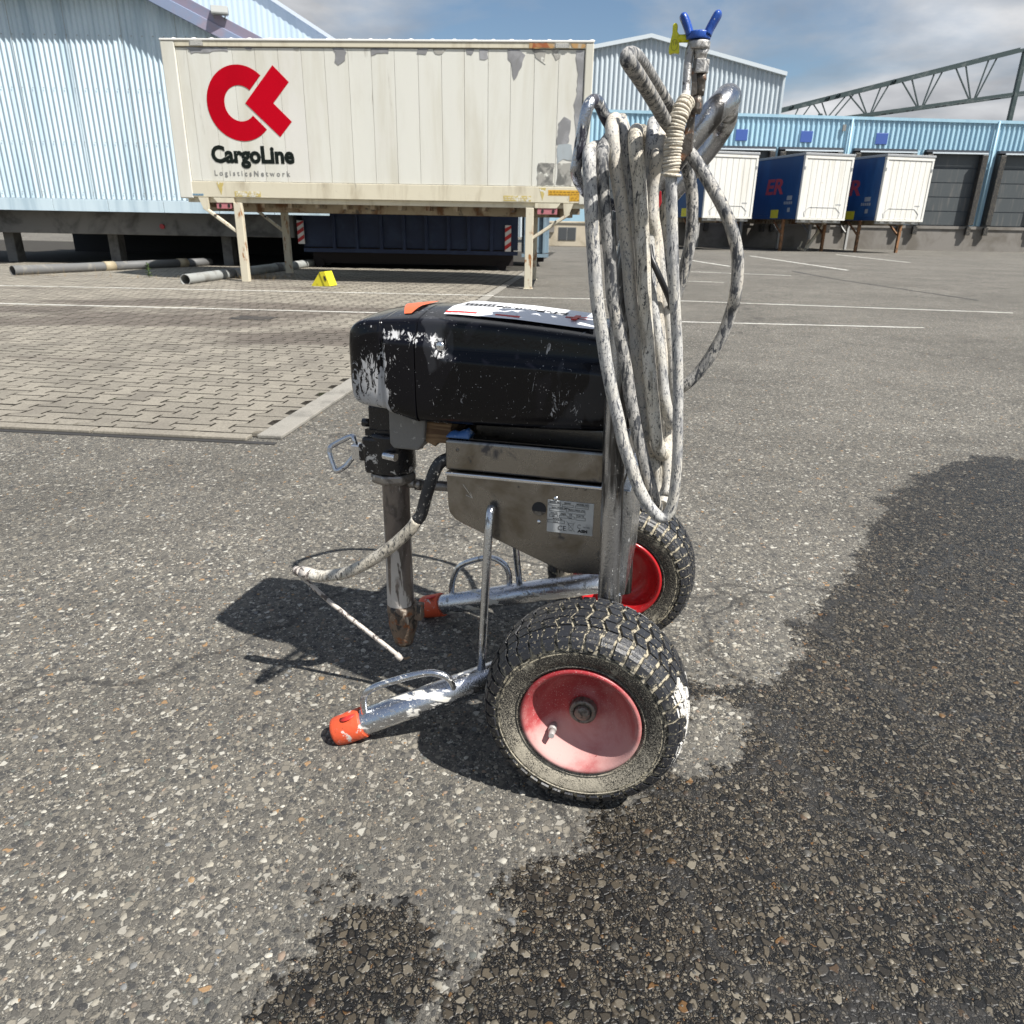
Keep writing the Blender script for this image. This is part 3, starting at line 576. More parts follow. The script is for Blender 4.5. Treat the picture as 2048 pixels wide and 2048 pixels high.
b = MB(); b.box((-13, 16.18, 4.86), (-7.36, 16.56, 5.25)); H(b, 'soffit_box', M['soffit'])
H(corrugated(-14, -2.2, 3.5, lambda x: 5.42 - .574 * (x + 5.46), 19, .125, .005, 4, 'sine'), 'gable_cladding', M['clad_gable'])
b = MB(); b.prism([(-14, 5.42 - .574 * (-14 + 5.46)), (-2.2, 5.42 - .574 * 3.26), (-2.2, 5.50 - .574 * 3.26), (-14, 5.50 - .574 * (-14 + 5.46))], 'Y', 18.93, 19.02); H(b, 'gable_trim', M['trim_white'])
b = MB(); b.box((-13, 16.477, 1.295), (-.6, 17.2, 1.309)); b.box((-4.7, 16.56, 2.80), (.9, 23, 2.88)); H(b, 'sun_stop_plate', M['soffit'])  # added unseen plates, keep leaking sun off the beam and the skip
b = MB(); b.box((-13, 16.95, .62), (-4.8, 17.2, 1.07)); H(b, 'edge_beam', M['concrete_dark'], bevel=.01)
b = MB(); b.box((-.3, 19.4, 0), (-.12, 23, 2.9)); H(b, 'sun_screen_wall', M['concrete_dark'])  # added to stop sun entering the recess from the right
b = MB(); b.box((-13, 17.202, .98), (-4.8, 24, 1.2)); b.box((-4.8, 17.202, 1.75), (-.3, 24, 1.9)); H(b, 'floor_slab', M['concrete_dark'])
for x in (-11.2, -8.9, -6.4):
    b = MB(); b.box((x - .11, 17.3, 0), (x + .11, 17.6, .978)); H(b, 'pillar', M['concrete_dark'], bevel=.01)
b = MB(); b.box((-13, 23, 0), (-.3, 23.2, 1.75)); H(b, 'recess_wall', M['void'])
b = MB(); b.tube([(-7.6, 16.96, .80), (-7.6, 16.90, .80)], .05, 12); H(b, 'beam_bolt', M['red_tag'])
b = MB()
for xx in np.arange(-12.9, -5.5, .208):
    for zz in (1.42, 2.35, 3.3, 4.2):
        if zz < verge(xx) - .1: b.box((xx + .018, 16.470, zz), (xx + .034, 16.481, zz + .016))
H(b, 'cladding_screw', M['lamp_grey'])
for xx in (-11.9, -10.84, -9.78, -8.72, -7.66, -6.6):
    b = MB(); b.box((xx, 16.4765, 1.312), (xx + .006, 16.4815, min(4.85, verge(xx)))); H(b, 'sheet_lap', M['lamp_grey'])
fl = thing('floodlight', 'small grey floodlight on the sloping verge of the blue hall', 'lamp', (-5.62, 16.32, 4.42))
b = MB(); b.prism([(-.13, -.085), (.13, -.045), (.14, -.01), (.06, .075), (-.06, .07), (-.14, -.05)], 'X', -.15, .15); b.v = [tuple(Matrix.Rotation(.25, 3, 'Z') @ Vector(v) + Vector((0, -.12, .17))) for v in b.v]; b.obj('lamp_housing', M['lamp_grey'], fl, .01)
b = MB(); b.box((-.13, -.24, .088), (.13, -.01, .098), rot=Matrix.Rotation(.25, 3, 'Z') @ Matrix.Rotation(.15, 3, 'X')); b.obj('lamp_glass', M['lamp_glass'], fl)
b = MB(); b.tube([(-.1, .0, -.03), (-.12, -.08, .03), (-.13, -.12, .15)], .012, 6); b.tube([(.06, .0, -.06), (.06, -.08, .0), (.1, -.12, .13)], .012, 6); b.obj('lamp_bracket', M['win_frame'], fl)

# ------------------------------------------------------------------ white swap body on legs
ct = thing('swap_container', 'long off-white swap body on legs with a big red emblem and black lettering', 'container', (-5.42, 12.876, 0), -.0569)
L_, D_ = 6.5, 2.28; ZB, ZT = 1.30, 3.485
seams = [.225, .39, .735, 1.088, 1.433, 1.786, 2.142, 2.493, 2.853, 3.20, 3.549, 3.905, 4.255, 4.597, 4.951, 5.287, 5.637, 5.995, 6.372]
for a, c in zip(seams, seams[1:]):
    b = MB(); t1, t2 = random.uniform(-.0015, .0015), random.uniform(-.0015, .0015)
    x0, x1 = a + .0025, c - .0025
    b.add([(x0, .0125 + t1, 1.54), (x1, .0125 + t2, 1.54), (x1, .0125 + t2 * .5, 3.37), (x0, .0125 + t1 * .5, 3.37), ((x0 + x1) / 2, .0120 + random.uniform(-.0014, .0014), 2.45), (x0, .0605, 1.54), (x1, .0605, 1.54), (x1, .0605, 3.37), (x0, .0605, 3.37)],
          [(0, 1, 4), (1, 2, 4), (2, 3, 4), (3, 0, 4), (0, 5, 6, 1), (1, 6, 7, 2), (2, 7, 8, 3), (3, 8, 5, 0)], smooth=False)
    b.obj('side_panel', M['cont_paint'], ct)
b = MB(); b.box((.2, .061, 1.5), (6.4, .10, 3.4)); b.obj('panel_backing', M['peel_dirty'], ct)
b = MB(); b.box((.0, D_ - .06, 1.45), (L_, D_, ZT - .02)); b.obj('rear_wall', M['cont_paint'], ct)
for x0, x1 in ((0.02, .06), (L_ - .06, L_ - .02)):
    b = MB(); b.box((x0, .1, 1.45), (x1, D_ - .06, ZT - .02)); b.obj('end_wall', M['cont_paint'], ct)
for x0, x1 in ((0, .22), (6.377, L_)):
    b = MB(); b.box((x0, -.012, ZB - .02), (x1, .16, ZT - .03)); b.obj('corner_post', M['cont_paint'], ct, .015)
b = MB(); b.box((.222, -.008, 3.383), (6.375, .10, 3.455)); b.obj('top_rail', M['cont_rail'], ct, .006)
b = MB(); b.box((0, -.02, 3.457), (L_, D_, 3.487)); b.obj('roof', M['cont_top'], ct, .008)
xr = .2
while xr < L_:
    b = MB(); r_ = random.uniform(.035, .05); b.lathe([(r_, 0), (r_ * .9, .012), (r_ * .5, .02), (.001, .022)], (xr, .05, 3.485), 'Z', 10); b.obj('roof_rivet', M['cont_top'], ct); xr += random.uniform(.26, .33)
b = MB(); b.box((.1, -.006, ZB), (L_, .12, 1.533)); b.obj('bottom_rail', M['cont_rail'], ct, .008)
b = MB(); b.box((.1, .05, 1.225), (L_ - .02, .14, 1.298)); b.obj('rail_flange', M['cont_rail'], ct)
for y in (.55, 1.62):
    b = MB(); b.box((.2, y, 1.10), (L_ - .2, y + .14, 1.292)); b.obj('long_beam', M['cont_under'], ct)
b = MB(); b.box((.05, D_ - .14, 1.16), (L_ - .05, D_, 1.44)); b.obj('back_rail', M['cont_under'], ct)
xr = .35
while xr < 6.3:
    b = MB(); b.box((xr, .141, 1.16), (xr + .06, D_ - .142, 1.29)); b.obj('cross_beam', M['cont_under'], ct); xr += .45
b = MB(); b.box((.1, .142, 1.293), (L_ - .02, D_ - .142, 1.33)); b.obj('floor', M['cont_under'], ct)
def leg(x, y, bx, mat, brace=True):
    b = MB(); b.box((x - .062, y - .05, .012), (x + .062, y + .05, 1.225)); b.box((x - .075, y - .065, 0), (x + .075, y + .065, .014))
    g = b.obj('support_leg', M[mat], ct, .012)
    b = MB(); b.bar((x + (.05 if bx > x else -.05), y, .78), (bx, y, 1.15), .045, .075, (0, 1, 0)); b.obj('leg_brace', M[mat], g, .008)
    s_ = 1 if bx > x else -1
    b = MB(); b.tube([(x + (bx - x) * .66, y - .03, 1.06 - .03), (x + (bx - x) * .66, y - .07, 1.06 - .03)], .018, 8); b.obj('brace_pin', M['rubber'], g)
leg(.93, .02, .36, 'leg_paint'); leg(5.62, .02, 6.24, 'leg_paint'); leg(.90, 2.2, .36, 'leg_paint'); leg(5.62, 2.2, 6.24, 'leg_paint')
for y in (-.0, 2.2):
    for xa, xb, xc, s_ in ((.54, .875, .86, -1), (5.70, 6.10, 5.71, 1)):
        b = MB(); b.prism([(xa, 1.296), (xb, 1.296), (xb - (.06 if s_ > 0 else 0), 1.224), (xa + (.06 if s_ < 0 else 0), 1.224)], 'Y', y - .006, y + .049); b.obj('gusset', M['cont_rail'], ct)
        b = MB(); b.box((xa + .04, y + .004, 1.135), (xb - .05, y + .06, 1.222)); g = b.obj('socket_plate', M['pink'], ct)
        b = MB(); 
        for t in (.3, .72): b.prism([(xa + (xb - xa) * t + .022 * math.cos(a), 1.178 + .032 * math.sin(a)) for a in np.linspace(0, 6.28, 11)[:-1]], 'Y', y + .0, y + .006)
        b.obj('socket_hole', M['dark_hole'], g)
for xa, s_ in ((.36, -1), (6.24, 1)):
    b = MB(); b.prism([(xa - .10 * s_, 1.296), (xa + .06 * s_, 1.296), (xa + .0 * s_, 1.14), (xa - .08 * s_, 1.12)], 'Y', -.018, .048); b.obj('brace_bracket', M['cont_rail'], ct)
def patch(pts, mat, name='paint_patch', y=-.0, dz=.0):
    b = MB(); out = []
    n_ = len(pts)
    for i in range(n_):
        p, q_ = np.array(pts[i]), np.array(pts[(i + 1) % n_]); m_ = max(1, int(np.hypot(*(q_ - p)) / .045))
        for t in range(m_): out.append(tuple(p + (q_ - p) * t / m_ + ((rng.random(2) - .5) * .022 if t or True else 0)))
    if y > 0: out = [(min(x, 6.372), min(z, 3.378)) for x, z in out]
    b.prism(out, 'Y', y - .002, y + .006); b.obj(name, M[mat], ct)
PY = .0088
patch([(.38, 3.376), (1.022, 3.376), (1.035, 3.32), (.86, 3.335), (.722, 3.31), (.473, 3.30)], 'peel', y=PY)
patch([(2.613, 3.376), (2.783, 3.377), (2.834, 3.31), (2.803, 3.224), (2.708, 3.16), (2.651, 3.206), (2.658, 3.309)], 'peel', y=PY)
patch([(3.192, 3.376), (3.46, 3.378), (3.463, 3.31), (3.308, 3.321), (3.217, 3.278)], 'peel', y=PY)
patch([(3.909, 3.376), (4.062, 3.375), (4.031, 3.308), (3.962, 3.291), (3.903, 3.307)], 'peel', y=PY)
patch([(4.13, 3.376), (4.33, 3.375), (4.27, 3.31), (4.17, 3.30)], 'peel_dirty', y=PY)
patch([(4.62, 3.376), (4.74, 3.374), (4.70, 3.29), (4.65, 3.30)], 'peel', y=PY)
patch([(4.824, 3.371), (4.946, 3.372), (4.946, 3.262), (4.897, 3.228), (4.838, 3.245)], 'peel', y=PY)
patch([(5.229, 3.376), (5.394, 3.371), (5.489, 3.308), (5.457, 3.172), (5.343, 2.978), (5.306, 3.086), (5.29, 3.205), (5.24, 3.256)], 'peel', y=PY)
patch([(5.589, 3.376), (5.782, 3.37), (5.789, 3.183), (5.729, 3.225), (5.65, 3.258)], 'peel_dirty', y=PY)
patch([(5.88, 3.376), (6.034, 3.369), (6.019, 3.26), (5.943, 3.226)], 'peel_dirty', y=PY)
patch([(6.237, 3.362), (6.368, 3.363), (6.368, 1.90), (6.31, 1.89), (6.271, 2.468), (6.242, 2.661), (6.277, 2.818), (6.28, 3.076)], 'peel', y=PY)
patch([(6.09, 2.501), (6.202, 2.449), (6.186, 2.144), (6.005, 2.133), (6.024, 2.412)], 'peel', y=PY)
patch([(6.02, 2.12), (6.24, 2.13), (6.26, 1.90), (6.12, 1.93), (6.02, 1.87)], 'peel_blue', y=PY)
patch([(6.03, 1.86), (6.25, 1.87), (6.26, 1.56), (6.03, 1.56)], 'peel_dirty', y=PY)
patch([(5.727, 1.865), (5.975, 1.865), (5.975, 1.56), (5.727, 1.56)], 'peel_dirty', y=PY)
patch([(5.56, 3.445), (5.925, 3.445), (5.925, 3.39), (5.56, 3.388)], 'tan_patch', y=-.012)
patch([(5.60, 3.452), (5.80, 3.452), (5.84, 3.40), (5.60, 3.388)], 'rust_patch', y=-.0135)
patch([(1.28, 3.376), (1.40, 3.375), (1.38, 3.33)], 'peel', y=PY)
patch([(2.02, 3.376), (2.12, 3.376), (2.10, 3.335), (2.05, 3.34)], 'peel_dirty', y=PY)
patch([(6.166, 3.445), (6.368, 3.445), (6.368, 3.39), (6.18, 3.39)], 'tan_patch', y=-.012)
for xa, xb, zA, zB in ((.458, .668, 3.388, 3.452), (5.931, 6.14, 3.386, 3.446)):
    b = MB(); b.box((xa, -.012, zA), (xb, -.006, zB)); g = b.obj('vent', M['peel_dirty'], ct)
    for i in range(4):
        z = zA + .008 + i * (zB - zA) / 4; b = MB(); b.box((xa + .01, -.022, z), (xb - .01, -.0125, z + .007)); b.obj('vent_slat', M['cont_top'], g)
# emblem and lettering
LY = .0005
def emblem(poly): b = MB(); b.prism(poly, 'Y', .0075, .0105); b.obj('emblem', M['logo_red'], ct)
cx_, cz_, ro, ri = 1.135, 2.634, .52, .245
def arc_pt(r, a): return (cx_ + r * math.cos(a) * 1.0, cz_ + r * math.sin(a))
a0, a1 = math.atan2(3.004 - cz_, 1.484 - cx_), math.atan2(2.293 - cz_, 1.505 - cx_) + 2 * math.pi
b0, b1 = math.atan2(2.806 - cz_, 1.298 - cx_), math.atan2(2.476 - cz_, 1.312 - cx_) + 2 * math.pi
N_ = 40
vo = [arc_pt(ro, a0 + (a1 - a0) * i / N_) for i in range(N_ + 1)]; vi = [arc_pt(ri, b0 + (b1 - b0) * i / N_) for i in range(N_ + 1)]
b = MB(); v_ = [(x, .0075, z) for x, z in vo] + [(x, .0075, z) for x, z in vi] + [(x, .0105, z) for x, z in vo] + [(x, .0105, z) for x, z in vi]; n1 = N_ + 1
b.add(v_, [(i, i + 1, n1 + i + 1, n1 + i) for i in range(N_)] + [(i, i + 1, 2 * n1 + i + 1, 2 * n1 + i) for i in range(N_)] + [(n1 + i, n1 + i + 1, 3 * n1 + i + 1, 3 * n1 + i) for i in range(N_)] + [(0, n1, 3 * n1, 2 * n1), (N_, n1 + N_, 3 * n1 + N_, 2 * n1 + N_)])
b.obj('emblem', M['logo_red'], ct)
emblem([(1.691, 3.148), (1.923, 2.927), (1.655, 2.641), (1.921, 2.392), (1.719, 2.179), (1.216, 2.638)])
text('lettering', 'CargoLine', M['logo_black'], .325, (.585, .0088, 1.815), (1, 0, 0), (0, 0, 1), ct, bold=.0145, depth=.0012, sx_=.97)
text('lettering', 'LogisticsNetwork', M['logo_grey'], .105, (.60, .0090, 1.622), (1, 0, 0), (0, 0, 1), ct, bold=.0016, depth=.001, spacing=1.56, sx_=1.02)
for xa, xb, xm in ((.622, .739, .683), (5.758, 5.865, 5.813)):
    b = MB(); b.prism([(xa, 1.516), (xb, 1.516), (xm, 1.335)], 'Y', -.0085, -.0045); b.obj('marker_triangle', M['label_yellow'], ct)
def label(x0, x1, z0, z1, mat, rows):
    b = MB(); b.box((x0, -.0085, z0), (x1, -.0045, z1)); g = b.obj('warning_label', M[mat], ct); b = MB()
    for (zr, hh) in rows:
        x = x0 + .02
        while x < x1 - .04:
            w_ = random.uniform(.015, .05); b.box((x, -.0105, zr), (min(x + w_, x1 - .01), -.0082, zr + hh)); x += w_ + .018
    b.obj('label_print', M['label_brown'] if mat == 'label_orange' else M['cont_rail'], g)
label(.902, 1.326, 1.315, 1.392, 'label_yellow', [(1.33, .016), (1.36, .016)]); label(5.202, 5.633, 1.318, 1.396, 'label_yellow', [(1.335, .014), (1.362, .014)])
label(5.901, 6.40, 1.408, 1.488, 'label_orange', [(1.42, .014), (1.45, .018)]); label(6.235, 6.40, 1.33, 1.4065, 'label_orange', [(1.345, .01), (1.37, .012)])
b = MB(); x = .16
while x < .39: b.box((x, -.0105, 1.322), (x + .018, -.0055, 1.35)); x += .026
b.obj('maker_print', layered('blue print', (.10, .22, .34), .6), ct)

# roll-off skips in the shade beneath and behind
def skip(name, lab, x0, x1, y0, y1, z0, z1, mat, ribs, hz=()):
    s_ = thing(name, lab, 'skip', (x0, y0, 0)); W_ = x1 - x0; D = y1 - y0
    b = MB(); b.box((0, .05, z0), (W_, D, z1)); b.obj('skip_body', M[mat], s_, .01)
    for x in ribs:
        b = MB(); b.box((x - x0 - .035, -.02, z0 - .02), (x - x0 + .035, .052, z1 - .03)); b.obj('rib', M[mat], s_, .008)
    b = MB(); b.box((-.02, -.03, z1 - .028), (W_ + .02, D + .02, z1 + .06)); b.obj('top_rim', M[mat], s_, .01)
    b = MB(); b.box((0, -.015, z0 - .10), (W_, .06, z0 - .022)); b.obj('sill', M[mat], s_)
    for yy in (.35, D - .45):
        b = MB(); b.box((.1, yy, .10), (W_ - .1, yy + .12, z0 - .002)); b.obj('skid_rail', M['dark_hole'], s_)
    for xx in (.25, W_ - .35):
        for yy in (.30, D - .5):
            b = MB(); b.tube([(xx, yy, .1), (xx, yy + .2, .1)], .1, 12); b.obj('roller', M['dark_hole'], s_)
    for xa, xb, zA, zB in hz:
        b = MB(); b.box((xa - x0, -.045, zA), (xb - x0, -.022, zB)); g = b.obj('hazard_board', M['hz_white'], s_)
        w_ = xb - xa; h_ = zB - zA; nst = 3
        for i in range(nst + 1):
            zc = zA + h_ * (i + .15) / nst; sl = .09; hh = h_ / nst * .5
            poly = [(xa - x0, zc), (xb - x0, zc + sl), (xb - x0, zc + sl + hh), (xa - x0, zc + hh)]
            poly = [(x, min(max(z, zA), zB)) for x, z in poly]
            if max(z for x, z in poly) - min(z for x, z in poly) > .02:
                b = MB(); b.prism(poly, 'Y', -.048, -.0445); b.obj('hazard_stripe', M['hz_red'], g)
    return s_
skip('roll_off_skip', 'long dark blue roll-off skip standing in shade below the white container', -4.62, .02, 17.0, 19.0, .44, 1.55, 'skip_blue', [-3.95, -3.46, -2.93, -2.44, -1.96, -1.48, -1.04, -.55], [(-4.72, -4.58, .50, .97), (-.26, -.13, .42, .95)])
skip('roll_off_skip', 'pale blue skip end beside the right front leg of the white container', .12, .78, 19.3, 21.0, .32, 1.5, 'skip_pale', [.2, .42, .66])
# pipes, chock, weeds
def pipe(name, lab, p, q, r_, m1, m2, joints):
    p, q = Vector(p), Vector(q); t = thing(name, lab, 'pipe', p); d_ = q - p; L = d_.length
    X_ = d_.normalized(); Mx = Matrix.Identity(3)
    def seg(a, c, rr, mat, nm, hollow=False):
        b = MB(); b.tube([X_ * a, X_ * c], rr, 20, caps=not hollow)
        if hollow: b.tube([X_ * a, X_ * (a + .5)], rr * .9, 20, caps=False); b.lathe([(rr, 0), (rr * .9, 0)], (0, 0, 0), 'Y', 20); ang = math.atan2(-X_.x, X_.y); b.v[-40:] = [tuple(Matrix.Rotation(ang, 3, 'Z') @ Vector(v)) for v in b.v[-40:]]
        b.obj(nm, mat, t)
    last = 0
    seg(0, joints[0], r_, M[m1], 'pipe_end', True)
    for i, jn in enumerate(joints):
        nx_ = joints[i + 1] if i + 1 < len(joints) else L
        seg(jn, jn + .22, r_ * 1.12, M['pipe_tan'] if m1 == 'pipe_dark' else M['pipe_dark'], 'pipe_collar'); seg(jn + .221, nx_, r_, M[m2], 'pipe_run')
pipe('drain_pipe', 'long grey plastic pipe with open end beside the left leg of the container', (-5.16, 12.02, .085), (-4.45, 18.6, .085), .085, 'pipe_grey', 'pipe_grey', [1.35, 3.4])
pipe('drain_pipe', 'dark pipe with tan collar in front of the dock recess', (-8.6, 13.2, .09), (-6.7, 17.0, .09), .085, 'pipe_dark', 'pipe_dark', [1.7, 3.4])
ch = thing('wheel_chock', 'bright yellow wheel chock on the ground below the white container', 'wheel chock', (-3.08, 12.12, .018), -.25)
b = MB(); b.prism([(-.16, 0), (.0, .215), (.09, .225), (.16, .02), (.16, 0)], 'Y', 0, .02); b.prism([(-.16, 0), (.0, .215), (.09, .225), (.16, .02), (.16, 0)], 'Y', .2, .22); b.obj('side_plate', M['chock'], ch)
b = MB(); b.add([(.0, -.01, .215), (.09, -.01, .225), (.17, -.01, .01), (.08, -.01, .005), (.0, .23, .215), (.09, .23, .225), (.17, .23, .01), (.08, .23, .005)], [(0, 1, 2, 3), (7, 6, 5, 4), (0, 4, 5, 1), (1, 5, 6, 2), (2, 6, 7, 3), (3, 7, 4, 0)]); b.obj('front_plate', M['chock'], ch)
b = MB(); b.prism([(.07, .16), (.10, .155), (.115, .09), (.085, .095)], 'Y', -.016, -.0095); b.obj('grip_hole', M['dark_hole'], ch)
wd = thing('weed', 'small green weed growing by the pipe in front of the dock recess', 'plant', (-6.35, 13.35, 0))
b = MB(); b.tube([(0, 0, 0), (.01, 0, .12), (.0, .01, .24)], .005, 5); b.obj('stem', M['leaf'], wd)
for i in range(16):
    a = i * 2.4; z = .03 + i * .014; l_ = .07 - i * .002; dx, dy = math.cos(a), math.sin(a)
    b = MB(); b.add([(0, 0, z), (dx * l_ * .5 - dy * .018, dy * l_ * .5 + dx * .018, z + .025), (dx * l_, dy * l_, z + .015), (dx * l_ * .5 + dy * .018, dy * l_ * .5 - dx * .018, z + .02)], [(0, 1, 2, 3)]); b.obj('leaf', M['leaf'], wd)
b = MB()
for i in range(420):
    if i % 3: x, y = random.gauss(-4.45, .22), random.gauss(13.55, .25)
    else: x, y = random.uniform(-8.5, -4.9), random.gauss(13.2, .22)
    h_ = random.uniform(.02, .10) * (2.4 if i % 17 == 1 else 1); dx, dy = random.gauss(0, .05), random.gauss(0, .05)
    b.add([(x - .004, y, 0), (x + .004, y, 0), (x + dx, y + dy, h_)], [(0, 1, 2)])
o = b.obj('dry_grass', M['dry']); tag(o, 'dry grass and litter along the edge of the dock recess', 'grass', kind='stuff')

# ------------------------------------------------------------------ right side: loading hall, tall hall, truss
FY = 43.0
lh = thing('loading_hall', 'low light blue corrugated loading hall with dock doors behind the trailers', 'building', (4, FY, 0))
def HL(b, name, mat, **kw):
    b.v = [(x - 4, y - FY, z) for x, y, z in b.v]; return b.obj(name, mat, lh, **kw)
ftop = lambda x: 6.50 - .008 * (x - 4)
HL(corrugated(1.5, 34, 4.93, ftop, FY, .26, .035, 8, 'trap'), 'cladding', M['clad_right'])
b = MB(); b.box((1.4, FY - .09, 6.32), (34, FY + .1, 6.46)); b.v = [(x, y, z + (.05 - .008 * (x - 4))) for x, y, z in b.v]; HL(b, 'parapet_trim', M['clad_right'])
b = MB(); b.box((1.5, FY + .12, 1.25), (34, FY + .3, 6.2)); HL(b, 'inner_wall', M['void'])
b = MB(); b.box((3.6, FY - .1, 0), (34, FY + .1, 1.25)); HL(b, 'dock_wall', M['plinth_grey'])
b = MB(); b.box((3.6, FY - .16, 1.10), (34, FY - .105, 1.25)); HL(b, 'dock_sill', M['plinth_grey'])
doors = [(3.6, 6.0), (6.5, 9.3), (10.0, 13.35), (13.55, 16.85), (17.45, 20.7), (21.2, 24.4), (25, 28)]
prev = 1.5
for a, c in doors:
    if a - prev > .05: HL(corrugated(prev, a, 1.26, 4.928, FY, .26, .035, 8, 'trap'), 'cladding', M['clad_right'])
    prev = c
    b = MB(); b.box((a, FY - .25, 4.80), (c, FY + .1, 4.925)); g = HL(b, 'door_hood', M['soffit'])
    b = MB(); b.box((a + .3 - 4, -.30, 4.74), (c - 4, -.26, 4.81)); b.obj('hood_lip', M['trim_white'], g)
    for xx in (a + .02, c - .32):
        b = MB(); b.box((xx, FY - .40, 1.30), (xx + .30, FY - .11, 4.70)); HL(b, 'dock_seal', M['rubber'], bevel=.03)
        b = MB(); b.box((xx + .02, FY - .34, .80), (xx + .26, FY - .165, 1.20)); HL(b, 'dock_bumper', M['rubber'], bevel=.02)
    b = MB(); b.box((a, FY + .02, 1.26), (c, FY + .08, 4.79)); g = HL(b, 'dock_door', M['soffit'])
    for i in range(5):
        b = MB(); b.box((a + .05 - 4, .0, 1.3 + i * .7), (c - .05 - 4, .018, 1.96 + i * .7)); b.obj('door_slat', M['door_section'], g)
HL(corrugated(prev, 34, 1.26, 4.928, FY, .26, .035, 8, 'trap'), 'cladding', M['clad_right'])
for x, z in ((11.55, 5.45), (14.92, 5.43), (18.83, 5.40), (5.6, 5.45)):
    b = MB(); b.box((x - .31, FY - .055, z - .26), (x + .31, FY - .03, z + .27)); HL(b, 'blue_panel', M['blue_square'], bevel=.02)
b = MB(); b.box((16.7, FY - .14, 5.72), (16.86, FY - .04, 6.02)); HL(b, 'wall_lamp', M['win_frame'])
b = MB(); b.box((1.5, FY - .5, 0), (3.598, FY + 6, 4.9)); HL(b, 'side_wall', M['clad_right'])
for x in (9.65, 17.15, 24.7):
    b = MB(); b.tube([(x, FY - .12, 1.3), (x, FY - .12, 6.3)], .05, 10); HL(b, 'downpipe', M['clad_right'])
px_ = thing('dock_plinth', 'cream plinth wall with a small dark window beyond the container', 'wall', (1.3, 37.6, 0))
b = MB(); b.box((.0, 0, 0), (2.6, 1.2, 1.02)); b.obj('wall', M['plinth'], px_, .02)
b = MB(); b.box((-.05, -.05, 1.023), (2.65, 1.25, 1.12)); b.obj('coping', M['plinth'], px_, .02)
b = MB(); b.box((.66, -.02, .27), (1.50, .03, .86)); g = b.obj('window', M['win_frame'], px_)
for a, c in ((.69, 1.05), (1.10, 1.47)):
    b = MB(); b.box((a, -.035, .30), (c, -.021, .83)); b.obj('pane', M['glass'], g)
b = MB(); b.box((-.25, -.12, .62), (.45, -.002, 1.0)); b.obj('vent_box', M['plinth_grey'], px_)
th = thing('tall_hall', 'tall grey blue gabled hall rising behind the low loading hall', 'building', (9, 60, 0))
def roofz(x): return 13.12 - (.185 * (9.04 - x) if x < 9.04 else .222 * (x - 9.04))
b = corrugated(-3, 18.7, 0, lambda x: roofz(x), 60, .34, .05, 8, 'trap'); b.v = [(x - 9, y - 60, z) for x, y, z in b.v]; b.obj('gable_cladding', M['clad_hall'], th)
b = MB(); b.prism([(-12, roofz(-3) + .0), (.04, 13.12), (9.75, roofz(18.75)), (9.75, roofz(18.75) + .25), (.04, 13.37), (-12, roofz(-3) + .25)], 'Y', -.3, 20); b.obj('roof', M['trim_white'], th)
b = MB(); b.box((9.58, -.1, 0), (9.74, 20, roofz(18.74) - .02)); b.obj('side_wall', M['clad_hall'], th)
tr = thing('roof_truss', 'dark steel lattice truss above the roof of the loading hall', 'truss', (23.4, 75, 0))
def tb(name, p, q, w_, mat='truss'):
    b = MB(); b.bar((p[0] - 23.4, p[2] if len(p) > 2 else 0, p[1]), (q[0] - 23.4, q[2] if len(q) > 2 else 0, q[1]), w_, w_, (0, 1, 0)); b.obj(name, M[mat], tr)
tb('top_chord', (23.40, 10.72), (44, 15.85), .26); tb('top_chord', (23.40, 10.98, .9), (44, 16.1, .9), .14); tb('bottom_chord', (29.0, 10.3), (46, 12.75), .24); tb('bottom_chord', (29.2, 10.2, .9), (46, 12.6, .9), .12)
tb('end_post', (27.0, 0), (27.0, 10.6), .3); tb('end_post', (44, 0), (44, 15.9), .35)
def ch_(x): return 10.75 + .249 * (x - 23.4)
def cb__(x): return 10.3 + .144 * (x - 29)
for a, c in (((25.0, ch_(25.0)), (24.6, 10.0)), ((26.1, ch_(26.1)), (25.2, 10.0)), ((26.15, ch_(26.15)), (27.3, 10.2)), ((26.9, ch_(26.9)), (27.7, 10.2))): tb('brace', a, c, .09)
for x in (30, 34.5, 39):
    xl = x + 1.2
    for dxa, dya in ((-1.2, 0), (-.35, .0), (1.6, 0), (2.3, 0)): tb('brace', (x + dxa + .4, ch_(x + dxa + .4)), (xl + .15 * dxa, cb__(xl)), .10)
for a, c in (((29.1, ch_(29.1)), (27.75, 10.4)), ((29.8, ch_(29.8)), (28.3, 10.4))): tb('brace', a, c, .10)
for x in (24.3, 27.4, 28.3, 33.0):
    b = MB(); b.lathe([(.14, -.14), (.18, 0), (.14, .14)], (x - 23.4, -.16, ch_(x) + .08), 'Y', 10); b.obj('bearing', M['truss'], tr)

